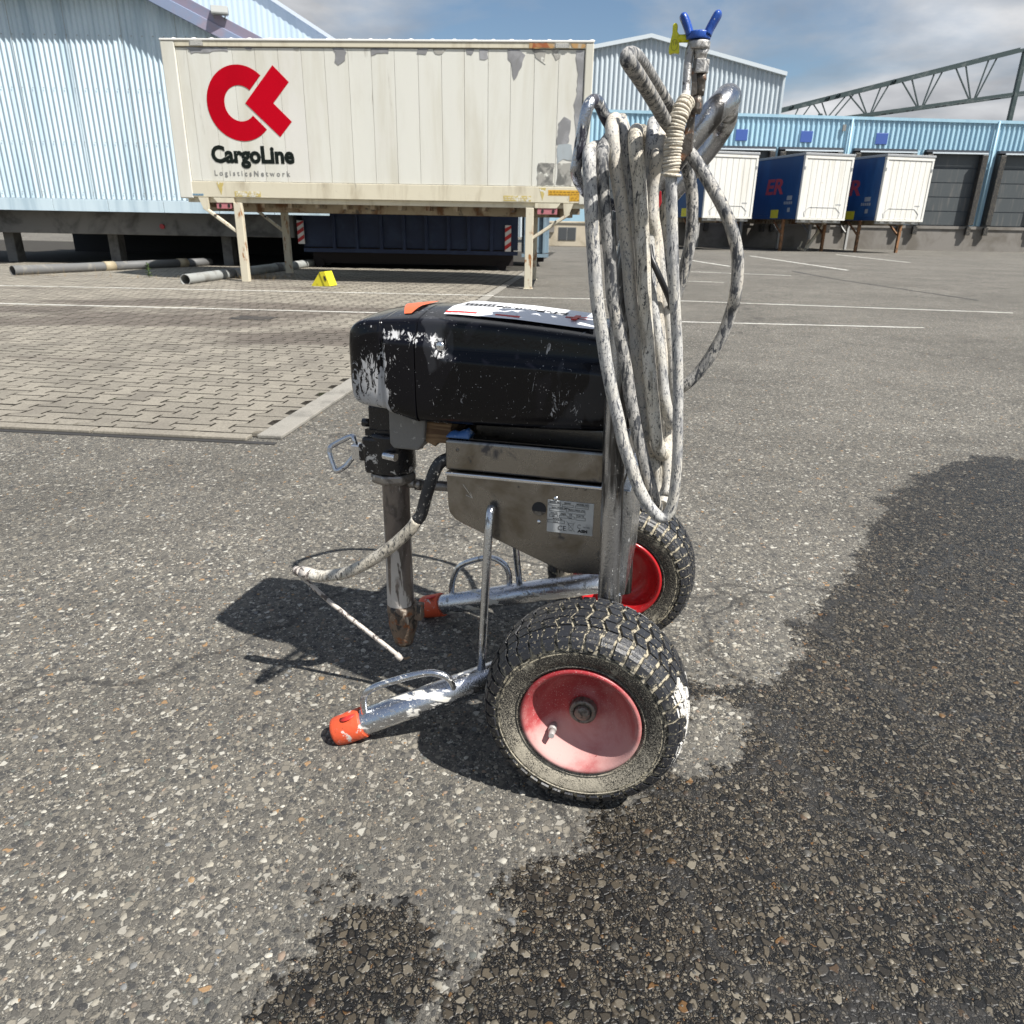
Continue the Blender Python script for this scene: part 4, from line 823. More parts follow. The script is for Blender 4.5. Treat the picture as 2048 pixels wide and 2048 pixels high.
# ------------------------------------------------------------------ trailers (swap bodies) at the docks
TW, TL, TB, TT = 2.40, 6.4, 1.38, 4.02
def trailer(lab):
    t = thing('swap_trailer', lab, 'trailer', group='blue and white swap bodies at the loading docks')
    for i in range(8):
        a = .10 + i * (TW - .2) / 8; c = a + (TW - .2) / 8
        b = MB(); b.box((a + .006, .0, TB + .06), (c - .006, .05, TT - .2)); b.obj('door_panel', M['trailer_white'], t, .008)
    b = MB(); b.box((.02, .052, TB), (TW - .02, .10, TT - .1)); b.obj('door_backing', M['trailer_grey'], t)
    for a, c in ((0, .10), (TW - .10, TW)):
        b = MB(); b.box((a, -.025, TB), (c, .10, TT - .12)); g = b.obj('corner_post', M['trailer_white'], t, .01)
        b = MB(); b.box(((a + c) / 2 - .03, -.04, TT - .62), ((a + c) / 2 + .03, -.026, TT - .5)); b.obj('hinge', M['trailer_grey'], g)
    b = MB(); b.box((0, -.03, TT - .19), (TW, .12, TT - .06)); b.obj('header', M['trailer_white'], t, .01)
    b = MB(); b.box((-.03, -.05, TT - .058), (TW + .03, TL, TT + .04)); b.obj('roof', M['trailer_grey'], t, .015)
    b = MB(); b.box((0, -.03, TB - .02), (TW, .1, TB + .055)); b.obj('door_sill', M['trailer_white'], t)
    for x, s_ in ((-.005, 'l'), (TW - .035, 'r')):
        b = MB(); b.box((x, .11, TB + .16), (x + .04, TL, TT - .06)); b.obj('tarpaulin', M['tarp'], t)
        b = MB(); b.box((x - .01, .11, TB), (x + .05, TL, TB + .155)); b.obj('side_rail', M['tarp'], t)
    b = MB(); b.box((.05, TL - .06, TB), (TW - .05, TL - .01, TT - .06)); b.obj('front_wall', M['trailer_white'], t)
    b = MB(); b.box((.04, .101, TB), (TW - .04, TL - .065, TB + .1)); b.obj('floor', M['cont_under'], t)
    b = MB(); o_ = [(.34, TB + .10), (.30, TB + .30), (.55, TB + .50), (TW - .55, TB + .50), (TW - .30, TB + .30), (TW - .34, TB + .10)]
    for p, q_ in zip(o_, o_[1:]): b.bar((p[0], -.004, p[1]), (q_[0], -.004, q_[1]), .012, .025, (0, 1, 0))
    b.obj('reflective_outline', M['trailer_grey'], t)
    b = MB(); x = TW - .56
    while x < TW - .3: b.box((x, -.006, TB + .60), (x + .03, .0, TB + .65)); x += .045
    b.obj('serial_print', M['trailer_grey'], t)
    b = MB(); b.box((.1, .12, TB - .14), (TW - .1, .22, TB - .022)); b.obj('end_beam', M['leg_grey'], t)
    for x in (.35, .8, 1.45, 1.95):
        b = MB(); b.box((x - .09, .02, TB - .11), (x + .09, .118, TB - .022)); b.obj('bumper_block', M['trailer_white'], t)
    for x in (.75, 1.55):
        b = MB(); b.box((x, .23, TB - .2), (x + .1, TL, TB - .002)); b.obj('long_beam', M['cont_under'], t)
    for x, y, m_ in ((.05, 1.15, 'leg_rust'), (TW - .17, 1.15, 'leg_rust'), (.05, 5.0, 'leg_grey'), (TW - .17, 5.0, 'leg_grey')):
        b = MB(); b.box((x, y, .0), (x + .12, y + .12, TB - .002)); g = b.obj('support_leg', M[m_], t, .01)
        b = MB(); b.bar((x + .06, y + .10, .75), (x + .06, y + .95, TB - .05), .06, .07, (1, 0, 0)); b.obj('leg_brace', M[m_], g)
    # side lettering and stickers (left side, read from far to near)
    text('lettering', 'ER', M['tarp_red'], .90, (-.008, 2.95, 2.46), (0, -1, 0), (0, 0, 1), t, bold=.024, depth=.003, sx_=1.5, shear=.12)
    b = MB(); b.box((-.02, 1.55, TB + .04), (-.0155, 2.2, TB + .40)); b.obj('yellow_marker', M['chock'], t)
    b = MB(); y = .55
    while y < 1.2: b.box((-.012, y, TB + .62), (-.0055, y + .09, TB + .74)); y += .14
    b.box((-.012, .6, TB + .80), (-.0055, 1.0, TB + .98)); b.box((-.012, .65, TB + .3), (-.0055, .85, TB + .48)); b.obj('side_print', M['trailer_grey'], t)
    return t
t0 = trailer('white-backed blue swap body seen behind the hanging hose loop'); t0.location = (8.22, 35.5, 0); t0.rotation_euler = (0, 0, R(13))
for (x, y, lab) in ((12.42, 35.5, 'middle blue swap body with white doors, right of the hose'), (15.92, 35.45, 'rightmost blue swap body with white doors')):
    t = dup(t0); t.location = (x, y, 0); t['label'] = lab
pr = thing('drawbar', 'bent cream steel prop leaning below the middle trailer', 'prop', (13.75, 37.6, 0))
b = MB(); b.bar((.75, 0, 1.25), (.05, 0, .1), .12, .14, (0, 1, 0)); b.obj('prop_tube', M['leg_paint'], pr, .01)
b = MB(); b.bar((.05, -.01, .02), (-.35, -.01, .12), .1, .08, (0, 1, 0)); b.bar((-.02, -.01, .03), (.12, -.01, .52), .05, .08, (0, 1, 0)); b.bar((-.3, -.01, .05), (-.18, -.01, .42), .05, .08, (0, 1, 0)); b.obj('prop_foot', M['leg_paint'], pr)

# ------------------------------------------------------------------ the airless paint sprayer
SPL, SPR = (.2, 1.398, 0), R(-13.6)
sp_ = thing('paint_sprayer', 'wheeled airless paint sprayer with black motor cover, steel box and paint splashes', 'paint sprayer', SPL, SPR)
# wheels: a carcass, lugs in rows, shoulder ribs
WR, WW = .187, .162
def tyre_mesh():
    b = MB(); h = WW / 2
    half = [(.101, -.060), (.107, -.069), (.114, -.073), (.128, -.079), (.142, -.0805), (.154, -.0785), (.164, -.073), (.172, -.062), (.1765, -.045), (.1795, -.022), (.1805, 0)]
    prof = half + [(r_, -y) for r_, y in half[-2::-1]]
    b.lathe(prof[:5], (0, 0, 0), 'Y', 72, mi=0); b.lathe(prof[4:-4], (0, 0, 0), 'Y', 72, mi=1); b.lathe(prof[-5:], (0, 0, 0), 'Y', 72, mi=0)
    b.lathe([(.101, -.060), (.097, -.02), (.097, .02), (.101, .060)], (0, 0, 0), 'Y', 72, mi=0)
    # moulded sidewall rings
    for sgn in (-1, 1):
        b.lathe([(.1115, sgn * .0735), (.1125, sgn * .0755), (.1145, sgn * .0755), (.1155, sgn * .0735)], (0, 0, 0), 'Y', 72, mi=0)
        b.lathe([(.1455, sgn * .0798), (.146, sgn * .0812), (.1475, sgn * .0812), (.148, sgn * .0795)], (0, 0, 0), 'Y', 72, mi=0)
    pr_ = np.array(prof[6:-6]); sl_ = np.concatenate([[0], np.cumsum(np.hypot(*np.diff(pr_, axis=0).T))]); sl_ -= sl_[-1] / 2
    def P(s_, th_, hgt):
        r_ = np.interp(s_, sl_, pr_[:, 0]); y_ = np.interp(s_, sl_, pr_[:, 1]); d_ = .002
        tx = np.interp(s_ + d_, sl_, pr_[:, 0]) - np.interp(s_ - d_, sl_, pr_[:, 0]); ty = np.interp(s_ + d_, sl_, pr_[:, 1]) - np.interp(s_ - d_, sl_, pr_[:, 1]); l_ = math.hypot(tx, ty) or 1
        nr, ny_ = ty / l_, -tx / l_
        r_ += nr * hgt; y_ += ny_ * hgt
        return (r_ * math.cos(th_), y_, r_ * math.sin(th_))
    N = 42; dth = 2 * math.pi / N; sB = [-.0735, -.0485, -.0245, 0, .0245, .0485, .0735]; oB = [.0, -.17, .17, -.17, .17, -.17, .0]
    for jr in range(6):
        for i in range(N):
            t0_ = i * dth; s0, s1 = sB[jr] + .0011, sB[jr + 1] - .0011; hw = dth * .385; o0, o1 = oB[jr] * dth, oB[jr + 1] * dth
            base = [(s0, o0 - hw), (s1, o1 - hw), (s1, o1 + hw), (s0, o0 + hw)]; cs, oc = (s0 + s1) / 2, (o0 + o1) / 2
            lo = [P(s_, t0_ + t_, -.001) for s_, t_ in base]
            hi = [P(cs + (s_ - cs) * .93, t0_ + oc + (t_ - oc) * .90, .0056) for s_, t_ in base]
            pt_ = (t0_ + .5) % 6.2832 < 1.0 and random.random() < (.55 if jr < 3 else .2)
            b.add(lo + hi, [(4, 5, 6, 7)] + [(q_, (q_ + 1) % 4, (q_ + 1) % 4 + 4, q_ + 4) for q_ in range(4)], mi=3 if pt_ else 2)
    for sgn in (-1, 1):                                   # shoulder ribs running down the sidewall
        for i in range(N * 1):
            t0_ = i * dth; hw = dth * .40
            a_ = [(.1735, .0625), (.164, .0745), (.1515, .0800)]
            v_ = []
            for (r_, y_), w2 in zip(a_, (1., .95, .8)):
                for tt in (-hw * w2, hw * w2):
                    for e_ in (0, .0032): v_.append(((r_ + e_ * .6) * math.cos(t0_ + tt), sgn * (y_ + e_), (r_ + e_ * .6) * math.sin(t0_ + tt)))
            b.add(v_, [(0, 4, 5, 1), (1, 5, 7, 3), (2, 3, 7, 6), (4, 8, 9, 5), (5, 9, 11, 7), (6, 7, 11, 10), (8, 10, 11, 9), (0, 1, 3, 2)], mi=2)
    return b
def wheel(y, outer, rim_mat):
    w_ = bpy.data.objects.new('wheel', None); C.objects.link(w_); w_.parent = sp_; w_.location = (.004, y, WR); w_.rotation_euler = (0, 0, 0)
    t = tyre_mesh().obj('tyre', [M['sidewall'], M['tread_dust'], M['lug'], M['lug_painted']], w_)
    s_ = outer
    b = MB(); b.lathe([(r_, s_ * d_) for r_, d_ in [(.107, .066), (.1075, .0745), (.1045, .0775), (.100, .0765), (.0965, .072), (.094, .064), (.089, .052), (.0835, .042), (.076, .033), (.066, .0265), (.054, .0225), (.042, .0215), (.030, .024), (.024, .030), (.024, -.02), (.06, -.018), (.085, -.03), (.095, -.055), (.1045, -.0775), (.107, -.066)]], (0, 0, 0), 'Y', 64)
    b.obj('rim', rim_mat, w_)
    b = MB(); b.lathe([(.0245, s_ * .02), (.0245, s_ * .042), (.0225, s_ * .0445), (.0165, s_ * .0445), (.0155, s_ * .036), (.001, s_ * .036)], (0, 0, 0), 'Y', 28); b.obj('hub_sleeve', M['hub'], w_)
    b = MB(); b.lathe([(.0145, s_ * .030), (.0145, s_ * .047), (.0125, s_ * .050), (.001, s_ * .0505)], (0, 0, 0), 'Y', 20); b.obj('axle_end', M['hub'], w_)
    b = MB(); a = R(222); bx, bz = .073 * math.cos(a), .073 * math.sin(a)
    b.tube([(bx, s_ * .022, bz), (bx * .97, s_ * .048, bz * .96)], .0075, 12); b.tube([(bx * .968, s_ * .0485, bz * .958), (bx * .93, s_ * .066, bz * .91)], [.0066, .0052], 12); b.obj('valve_stem', M['valve'], w_)
    return w_
wheel(-.26, -1, M['rim']); wf = wheel(.325, -1, M['rim_clean']); wf.rotation_euler = (0, 1.1, 0)
# sidewall lettering on the near tyre is raised on a ring of small letters
b = MB(); b.tube([(.004, -.20, WR), (.004, .27, WR)], .0125, 16); b.obj('axle', M['steel_dull'], sp_)
# frame tubes
TR_ = .0275
for pts, cap, sgn in (([(-.474, -.2640, .0310), (-.44, -.2538, .0456), (-.03, -.130, .222)], 1, 1), ([(-.480, .262, .0350), (-.44, .2545, .0506), (.01, .17, .226)], 1, -1)):
    b = MB(); b.tube(pts, TR_, 24); b.obj('frame_tube', M['chrome_painted'], sp_)
    p0, p1 = Vector(pts[0]), Vector(pts[1]); d_ = (p1 - p0).normalized()
    b = MB(); b.tube([p0 - d_ * .036, p0 - d_ * .0335, p0 - d_ * .027, p0 - d_ * .016, p0 + d_ * .03], [.0245, .0285, .0300, .0308, .0318], 24); g = b.obj('foot_cap', M['orange'], sp_, .002)
    up = Vector((0, 0, 1)); up = (up - d_ * up.dot(d_)).normalized(); sd = d_.cross(up)
    b = MB(); c0 = p0 + d_ * .008 + up * .0300 + sd * .008
    b.lathe([(.013, -.001), (.013, .0005), (.001, .0005)], (0, 0, 0), 'Z', 16); mt = Matrix((d_ * 1.3, sd, up)).transposed(); b.v = [tuple(mt @ Vector(v) + c0) for v in b.v]; b.obj('cap_recess', M['red_print'], g)
b = MB(); b.tube([(-.4420, -.262, .062), (-.4432, -.2600, .1024), (-.4256, -.2600, .1284), (-.3836, -.2500, .1482), (-.3217, -.2350, .1681), (-.2903, -.2300, .1680), (-.2702, -.2250, .1536), (-.2633, -.2150, .118)], .0072, 12, n=5); b.obj('foot_rail', M['chrome_painted'], sp_)
b = MB(); b.tube([(-.4314, .262, .070), (-.4249, .262, .1248), (-.4002, .26, .1681), (-.3281, .250, .2025), (-.2867, .242, .1966), (-.2691, .24, .1701), (-.2659, .236, .130)], .0078, 12, n=5); b.obj('foot_rail', M['chrome'], sp_)
for pts in ([(-.2091, -.152, .50), (-.2091, -.17, .462), (-.2175, -.190, .160)], [(-.236, .15, .40), (-.2362, .17, .2807), (-.2361, .222, .150)]):
    b = MB(); b.tube(pts, .0082, 12, n=3); b.lathe([(.015, 0), (.0125, .010), (.0085, .014)], (pts[-1][0], pts[-1][1], pts[-1][2] - .008), 'Z', 14); b.obj('strut', M['chrome'], sp_)
# uprights, bent-back handle
hb = [(.0425, 1.005), (.078, 1.090)]
near = [(.026, -.155, .19), (.019, -.158, .45), (.013, -.16, .65), (.010, -.16, .85), (.014, -.16, .95), (.033, -.16, 1.035), (.075, -.16, 1.096), (.115, -.158, 1.146), (.133, -.145, 1.168), (.141, -.115, 1.180), (.143, -.06, 1.184), (.143, .06, 1.188), (.144, .115, 1.178), (.138, .148, 1.166), (.120, .16, 1.138), (.080, .165, 1.086), (.036, .168, 1.030), (.014, .168, .95), (.010, .168, .85), (.013, .168, .65), (.026, .165, .20)]
b = MB(); b.tube(near, [.0198] * 5 + [.0185] * 11 + [.0198] * 5, 24, n=6); b.obj('handle_frame', M['chrome_frame'], sp_)
b = MB(); b.tube([(.015, -.15, 1.02), (-.0483, -.150, 1.0400), (-.0640, -.185, 1.0580), (-.0662, -.2150, 1.0725), (-.0634, -.2200, 1.0881), (-.0579, -.2250, 1.1218), (-.0531, -.2250, 1.1495), (-.0490, -.2200, 1.1611), (-.0437, -.2100, 1.1658), (-.0386, -.2000, 1.1622), (-.0297, -.1800, 1.1449), (-.0145, -.1600, 1.1237), (.012, -.14, 1.085), (.05, -.15, 1.085)], .0086, 14, n=5); b.obj('hose_bracket', M['chrome_dark'], sp_)
b = MB(); b.prism([(.035, .335), (.050, .345), (.052, .52), (.046, .555), (.030, .555), (.030, .335)], 'Y', -.135, .135); b.prism([(.030, .285), (.044, .315), (.043, .345), (.030, .345)], 'Y', -.14, -.10); b.obj('rear_plate', M['chrome'], sp_, .002)
# steel box
b = MB(); b.box((-.3035, -.139, .5625), (.028, .139, .6215)); g = b.obj('box_lid', M['steel'], sp_, .005, 3)
b = MB(); b.box((-.300, -.130, .6225), (.02, .130, .6245)); b.obj('lid_top', M['wet_black'], g)
b = MB(); b.prism([(-.3015, .560), (.028, .560), (.028, .385), (-.06, .378), (-.076, .382), (-.116, .398), (-.268, .456), (-.284, .464), (-.296, .478), (-.2985, .492)], 'Y', -.1425, .1425); g = b.obj('box_side', M['steel'], sp_, .003, 2)
b = MB(); b.box((-.3012, -.1475, .5535), (.0275, -.143, .5605)); b.obj('folded_lip', M['steel_bright'], g, .002)
# round cut-out, rivets
b = MB(); b.prism([(-.1195 + .0135 * math.cos(a), .5045 + .0135 * math.sin(a)) for a in np.linspace(0, 6.2832, 25)[:-1]], 'Y', -.1434, -.1424); b.obj('round_hole', M['void'], g)
b = MB(); b.prism([(-.1195 + .0128 * math.cos(a), .5042 + .0128 * math.sin(a)) for a in np.linspace(3.5, 5.9, 14)], 'Y', -.1440, -.1431); b.obj('hole_fill', M['hub'], g)
for x, z, r_ in ((-.0885, .528, .0045), (-.119, .4785, .0042), (-.279, .603, .0035), (-.052, .553, .0035), (-.035, .5525, .0035), (-.160, .5435, .002)):
    b = MB(); b.lathe([(r_, -.1425), (r_ * .9, -.1440), (r_ * .45, -.1450), (.0002, -.1453)] if z < .56 else [(r_, -.139), (r_ * .9, -.1405), (.0002, -.1415)], (x, 0, z), 'Y', 14); b.obj('rivet', M['steel_bright'] if r_ > .004 else M['hub'], g)
b = MB(); b.bar((-.268, -.1430, .538), (-.2485, -.1430, .512), .0006, .0012, (0, 1, 0)); b.bar((-.2485, -.1430, .512), (-.262, -.1430, .517), .0006, .0012, (0, 1, 0)); b.bar((-.2485, -.1430, .512), (-.253, -.1430, .524), .0006, .0012, (0, 1, 0)); b.obj('scratch_arrow', M['steel_bright'], g)
# rating plate
RP = Matrix.Translation((-.1035, -.1436, .4615)) @ Matrix.Rotation(R(0), 4, 'Y')
b = MB(); b.box((-.1035, -.1437, .4610), (-.0170, -.1424, .5250)); pl = b.obj('rating_plate', M['plate'], sp_, .0006)
def ptxt(s, x, z, size, bold=0., sx__=1.): text('plate_print', s, M['print'], size, (-.1035 + x, -.1439, .4610 + z), (1, 0, 0), (0, 0, 1), pl, bold=bold, depth=.0001, sx_=sx__)
for s, x, z, sz in (('SERIAL NO.', .0035, .0590, .0046), ('SERIES', .0310, .0588, .0046), ('MODEL NO.', .0540, .0586, .0046), ('MAX PRESS (MPa)', .0080, .0485, .0046), ('MAX PRESS (PSI)', .0400, .0468, .0046), ('VOLTS', .0065, .0372, .0046), ('AMPS', .0250, .0368, .0046), ('HZ', .0410, .0366, .0046), ('WATTS', .0545, .0360, .0046), ('MADE IN', .0110, .0262, .0046), ('U.S.A.', .0120, .0205, .0040), ('230', .0090, .0318, .0036), ('50/60', .0400, .0310, .003)): ptxt(s, x, z, sz, .00008, .95)
ptxt('CE', .0205, .0055, .0135, .0, 1.0); ptxt('ASM', .0590, .0055, .0075, .0005, 1.25); ptxt('N11262', .0690, .0150, .0036)
def frame_rect(b, x0, z0, x1, z1, t_=.0006):
    X0, Z0 = -.1035, .4610
    for a in ((x0, z0, x1, z0 + t_), (x0, z1 - t_, x1, z1), (x0, z0, x0 + t_, z1), (x1 - t_, z0, x1, z1)): b.box((X0 + a[0], -.1440, Z0 + a[1]), (X0 + a[2], -.1438, Z0 + a[3]))
b = MB()
for r_ in ((.001, .0535, .0245, .0582), (.0275, .0530, .0485, .0578), (.0515, .0525, .0765, .0575), (.004, .0425, .0365, .0478), (.0385, .0405, .0710, .0458), (.004, .0310, .0200, .0362), (.0225, .0305, .0385, .0358), (.0405, .0300, .0515, .0352), (.0540, .0290, .0720, .0348), (.001, .0195, .0335, .0252)): frame_rect(b, *r_)
for p, q_ in (((.0370, .0245), (.0530, .0050)), ((.0530, .0245), (.0370, .0050)), ((.0405, .0210), (.0425, .0080)), ((.0425, .0080), (.0485, .0080)), ((.0485, .0080), (.0505, .0210)), ((.0395, .0215), (.0510, .0215)), ((.0415, .0065), (.0490, .0065))): b.bar((-.1035 + p[0], -.1439, .4610 + p[1]), (-.1035 + q_[0], -.1439, .4610 + q_[1]), .0002, .0007, (0, 1, 0))
pts_ = [(-.1035 + .0615 + .0036 * math.cos(a), -.1439, .4610 + .0170 + .0036 * math.sin(a)) for a in np.linspace(.9, 5.4, 14)]
for p, q_ in zip(pts_, pts_[1:]): b.bar(p, q_, .0002, .0022, (0, 1, 0))
b.obj('plate_frames', M['print'], pl)
# motor cover, lofted
def loft(secs, name, mat, sub=2):
    b = MB(); n_ = len(secs[0][1]); v_ = []
    for x, pr_ in secs: v_ += [(x, y, z) for y, z in pr_]
    f_ = []
    for i in range(len(secs) - 1):
        for j_ in range(n_): a_, c_ = i * n_ + j_, i * n_ + (j_ + 1) % n_; f_.append((a_, c_, c_ + n_, a_ + n_))
    f_ += [tuple(range(n_))[::-1], tuple((len(secs) - 1) * n_ + j_ for j_ in range(n_))]
    b.add(v_, f_, True); return b.obj(name, mat, sp_, sub=sub)
def sect(zb, zt, hw, ledge_z, ledge_d, crown, tuck):
    """near-side outline going up, then mirrored: bottom .. ledge .. top"""
    near_ = [(-hw + tuck, zb), (-hw + tuck * .25, zb + .018), (-hw, zb + .04), (-hw, ledge_z - .013), (-hw + .0006, ledge_z - .008), (-hw + ledge_d * .10, ledge_z - .005), (-hw + ledge_d * .88, ledge_z + .0085), (-hw + ledge_d, ledge_z + .0125), (-hw + ledge_d + .002, zt - .010), (-hw + ledge_d + .0035, zt - .002), (-hw + ledge_d + .0095, zt + .0022), (-hw + ledge_d + .022, zt + .005), (-.045, zt + crown)]
    return near_ + [(-y, z) for y, z in near_[::-1]]
secs = []
for x, zb, zt, hw, lz, ld, cr_ in [(-.5030, .690, .785, .098, .765, .0, .004), (-.5015, .682, .793, .106, .765, .0, .005), (-.4975, .672, .803, .118, .77, .0, .006), (-.489, .665, .815, .129, .775, .0, .008), (-.472, .662, .827, .1370, .79, .0, .010), (-.440, .660, .829, .1415, .80, .0, .013), (-.4275, .659, .830, .1420, .80, .0, .014), (-.4255, .659, .830, .1420, .80, .0004, .014), (-.4225, .658, .830, .1385, .803, .001, .014), (-.4195, .657, .831, .1385, .803, .002, .0145), (-.4165, .656, .831, .1475, .803, .011, .015), (-.4140, .655, .831, .1490, .803, .0125, .015), (-.385, .648, .833, .1500, .803, .0135, .017), (-.358, .641, .8345, .1500, .803, .0175, .018), (-.3562, .641, .8345, .1500, .803, .0175, .018), (-.3558, .642, .834, .1490, .803, .0130, .018)]: secs.append((x, sect(zb, zt, hw, lz, ld, cr_, .018)))
loft(secs, 'front_cap', M['cover'])
secs = []
for x, zb, zt, hw, lz, ld, cr_ in [(-.3550, .642, .834, .1490, .803, .0130, .018), (-.3546, .641, .8345, .1500, .803, .0175, .018), (-.3528, .641, .8345, .1500, .803, .0175, .018), (-.330, .640, .835, .1500, .802, .0175, .018), (-.321, .640, .835, .1500, .799, .0175, .018), (-.314, .640, .835, .1500, .788, .0175, .018), (-.308, .640, .835, .1500, .779, .0175, .018), (-.300, .640, .835, .1500, .777, .0140, .018), (-.18, .643, .830, .1505, .775, .0190, .018), (-.06, .646, .820, .150, .772, .0190, .019), (.01, .650, .813, .148, .768, .0180, .019), (.045, .655, .803, .142, .762, .012, .018), (.066, .668, .788, .130, .755, .009, .014), (.0715, .690, .770, .112, .75, .004, .008)]: secs.append((x, sect(zb, zt, hw, lz, ld, cr_, .026)))
loft(secs, 'motor_cover', M['cover'])
b = MB(); b.lathe([(.0085, .000), (.0085, -.003), (.006, -.0045), (.001, -.0048)], (-.3085, -.1405, .793), 'Y', 16); b.obj('cover_screw', M['steel_bright'], sp_)
# orange triangle sticker and white sticker on top of the cover
def topz(x): return np.interp(x, [-.46, -.43, -.398, -.352, -.29, -.18, -.06, .01], [.8395, .8440, .8480, .8525, .8530, .8490, .8390, .8330])
def on_top(name, poly, mat, h=.0012, parent=None, dz=0.):
    b = MB(); n_ = len(poly); lo = []; hi = []
    for x, y in poly:
        z = topz(x) - (max(0, abs(y) - .045) / .06) ** 1.6 * .0125
        lo.append((x, y, z - .003)); hi.append((x, y, z + dz + h))
    b.add(lo + hi, [tuple(range(n_, 2 * n_))] + [(i, (i + 1) % n_, (i + 1) % n_ + n_, i + n_) for i in range(n_)]); return b.obj(name, M[mat], parent or sp_)
b = MB(); v_ = []; nb = 10
for i in range(nb + 1):
    y = -.096 + .155 * i / nb; hw_ = np.interp(y, [-.096, -.06, .02, .06], [.007, .015, .031, .036]); xc_ = np.interp(y, [-.096, .06], [-.386, -.410])
    for t_ in (-1, -.33, .33, 1): x = xc_ + hw_ * t_; v_.append((x, y, topz(x) - (max(0, abs(y) - .045) / .06) ** 1.6 * .0118 + .0022))
b.add(v_, [(i * 4 + j_, i * 4 + 1 + j_, i * 4 + 5 + j_, i * 4 + 4 + j_) for i in range(nb) for j_ in range(3)], True); b.obj('orange_badge', M['orange_flat'], sp_)
b = MB(); nX, nY = 16, 7; v_ = []
for i in range(nX + 1):
    for j_ in range(nY + 1):
        x = -.304 + (.304 - .060) * i / nX; y = -.098 + .150 * j_ / nY; z = topz(x) - (max(0, abs(y) - .045) / .06) ** 1.6 * .0125 + .0022
        v_.append((x + (.0 if i not in (0, nX) else (.018 * (1 - j_ / nY) if i else -.012 * (1 - j_ / nY))), y, z))
b.add(v_, [(i * (nY + 1) + j_, (i + 1) * (nY + 1) + j_, (i + 1) * (nY + 1) + j_ + 1, i * (nY + 1) + j_ + 1) for i in range(nX) for j_ in range(nY)], True); st = b.obj('white_sticker', M['sticker'], sp_)
slope = Vector((-1, 0, .06)).normalized()
text('sticker_print', 'FT-Profi.de', M['print'], .036, (-.100, -.012, topz(-.10) + .0042), (-1, 0, .055), (0, -1, 0), st, bold=.0006, depth=.0003, sx_=.85)
b = MB()
for i in range(7): b.box((-.295 + i * .0085, -.035, topz(-.28) + .003), (-.290 + i * .0085, -.018, topz(-.28) + .0036))
b.box((-.300, -.012, topz(-.28) + .003), (-.236, -.0095, topz(-.28) + .0036)); b.box((-.300, -.048, topz(-.28) + .003), (-.236, -.0455, topz(-.28) + .0036)); b.obj('sticker_print', M['print'], st)
b = MB()
for i in range(12):
    x0, x1 = -.315 + i * .0115, -.315 + (i + 1) * .0115; y_ = -.088 + .004 * math.sin(i * .26)
    for (xx, yy) in ((0, 0),): b.add([(x0, y_ - .004, topz(x0) - (max(0, .092 - .045) / .06) ** 1.6 * .0125 + .0030), (x1, y_ - .004, topz(x1) - (.047 / .06) ** 1.6 * .0125 + .0030), (x1, y_ + .003, topz(x1) - (.040 / .06) ** 1.6 * .0125 + .0030), (x0, y_ + .003, topz(x0) - (.040 / .06) ** 1.6 * .0125 + .0030)], [(0, 1, 2, 3)])
b.box((-.100, -.058, topz(-.08) + .0030), (-.062, -.046, topz(-.08) + .0036)); b.box((-.087, -.075, topz(-.08) + .0012), (-.077, -.020, topz(-.08) + .0034)); b.obj('red_print', M['red_print'], st)
# gearbox, pump, hook
b = MB(); b.prism([(-.432, .660), (-.432, .592), (-.424, .582), (-.372, .582), (-.360, .600), (-.356, .640), (-.366, .660)], 'Y', -.10, .10); b.obj('gear_bracket', M['grey_casting'], sp_, .004)
b = MB(); b.prism([(-.358, .6385), (-.362, .600), (-.340, .590), (-.336, .5985), (-.312, .5985), (-.306, .6385)], 'Y', -.09, .09); b.obj('wood_block', M['wood'], sp_, .002)
b = MB(); b.box((-.484, -.082, .596), (-.434, .02, .662)); b.obj('pump_neck', M['black_iron'], sp_, .006)
b = MB(); b.lathe([(.001, .606), (.046, .606), (.048, .598), (.046, .590), (.047, .560), (.0485, .530), (.046, .520), (.001, .519)], (-.448, -.05, 0), 'Z', 26); b.prism([(-.496, .598), (-.434, .598), (-.434, .522), (-.492, .522)], 'Y', -.094, -.05); b.obj('pump_clamp', M['black_iron'], sp_, .006)
b = MB(); b.tube([(-.500, -.07, .622), (-.486, -.07, .622)], .0085, 12); b.tube([(-.40, -.07, .584), (-.374, -.07, .584)], .006, 10); b.box((-.49, -.085, .60), (-.434, -.06, .612)); b.obj('clamp_bolt', M['black_iron'], sp_)
b = MB(); b.tube([(-.445, -.099, .566), (-.417, -.106, .566)], .0085, 12); b.obj('clamp_pin', M['steel_bright'], sp_, .001)
b = MB(); b.lathe([(.001, .520), (.047, .520), (.0495, .516), (.0495, .506), (.044, .499), (.033, .496), (.001, .496)], (-.448, -.05, 0), 'Z', 8, smooth=False); b.obj('pump_nut', M['steel_dull'], sp_, .0015)
b = MB(); b.lathe([(.0285, .498), (.0282, .35), (.0295, .215), (.0295, .205)], (-.4435, -.05, 0), 'Z', 30); b.obj('pump_tube', M['pump_tube'], sp_)
b = MB(); b.lathe([(.001, .212), (.033, .212), (.0345, .207), (.0345, .193), (.0325, .188), (.032, .160), (.0295, .150), (.0205, .112), (.017, .107), (.001, .106)], (-.4395, -.05, 0), 'Z', 26); b.box((-.414, -.062, .178), (-.392, -.038, .215)); b.obj('suction_foot', M['pump_foot'], sp_, .003)
b = MB(); b.tube([(-.420, -.05, .494), (-.400, -.05, .494)], .009, 14); b.tube([(-.3995, -.05, .494), (-.386, -.05, .494)], .0125, 6); b.tube([(-.3855, -.05, .494), (-.36, -.05, .495), (-.29, -.05, .498)], .0105, 12); b.obj('hose_connector', M['steel_dull'], sp_)
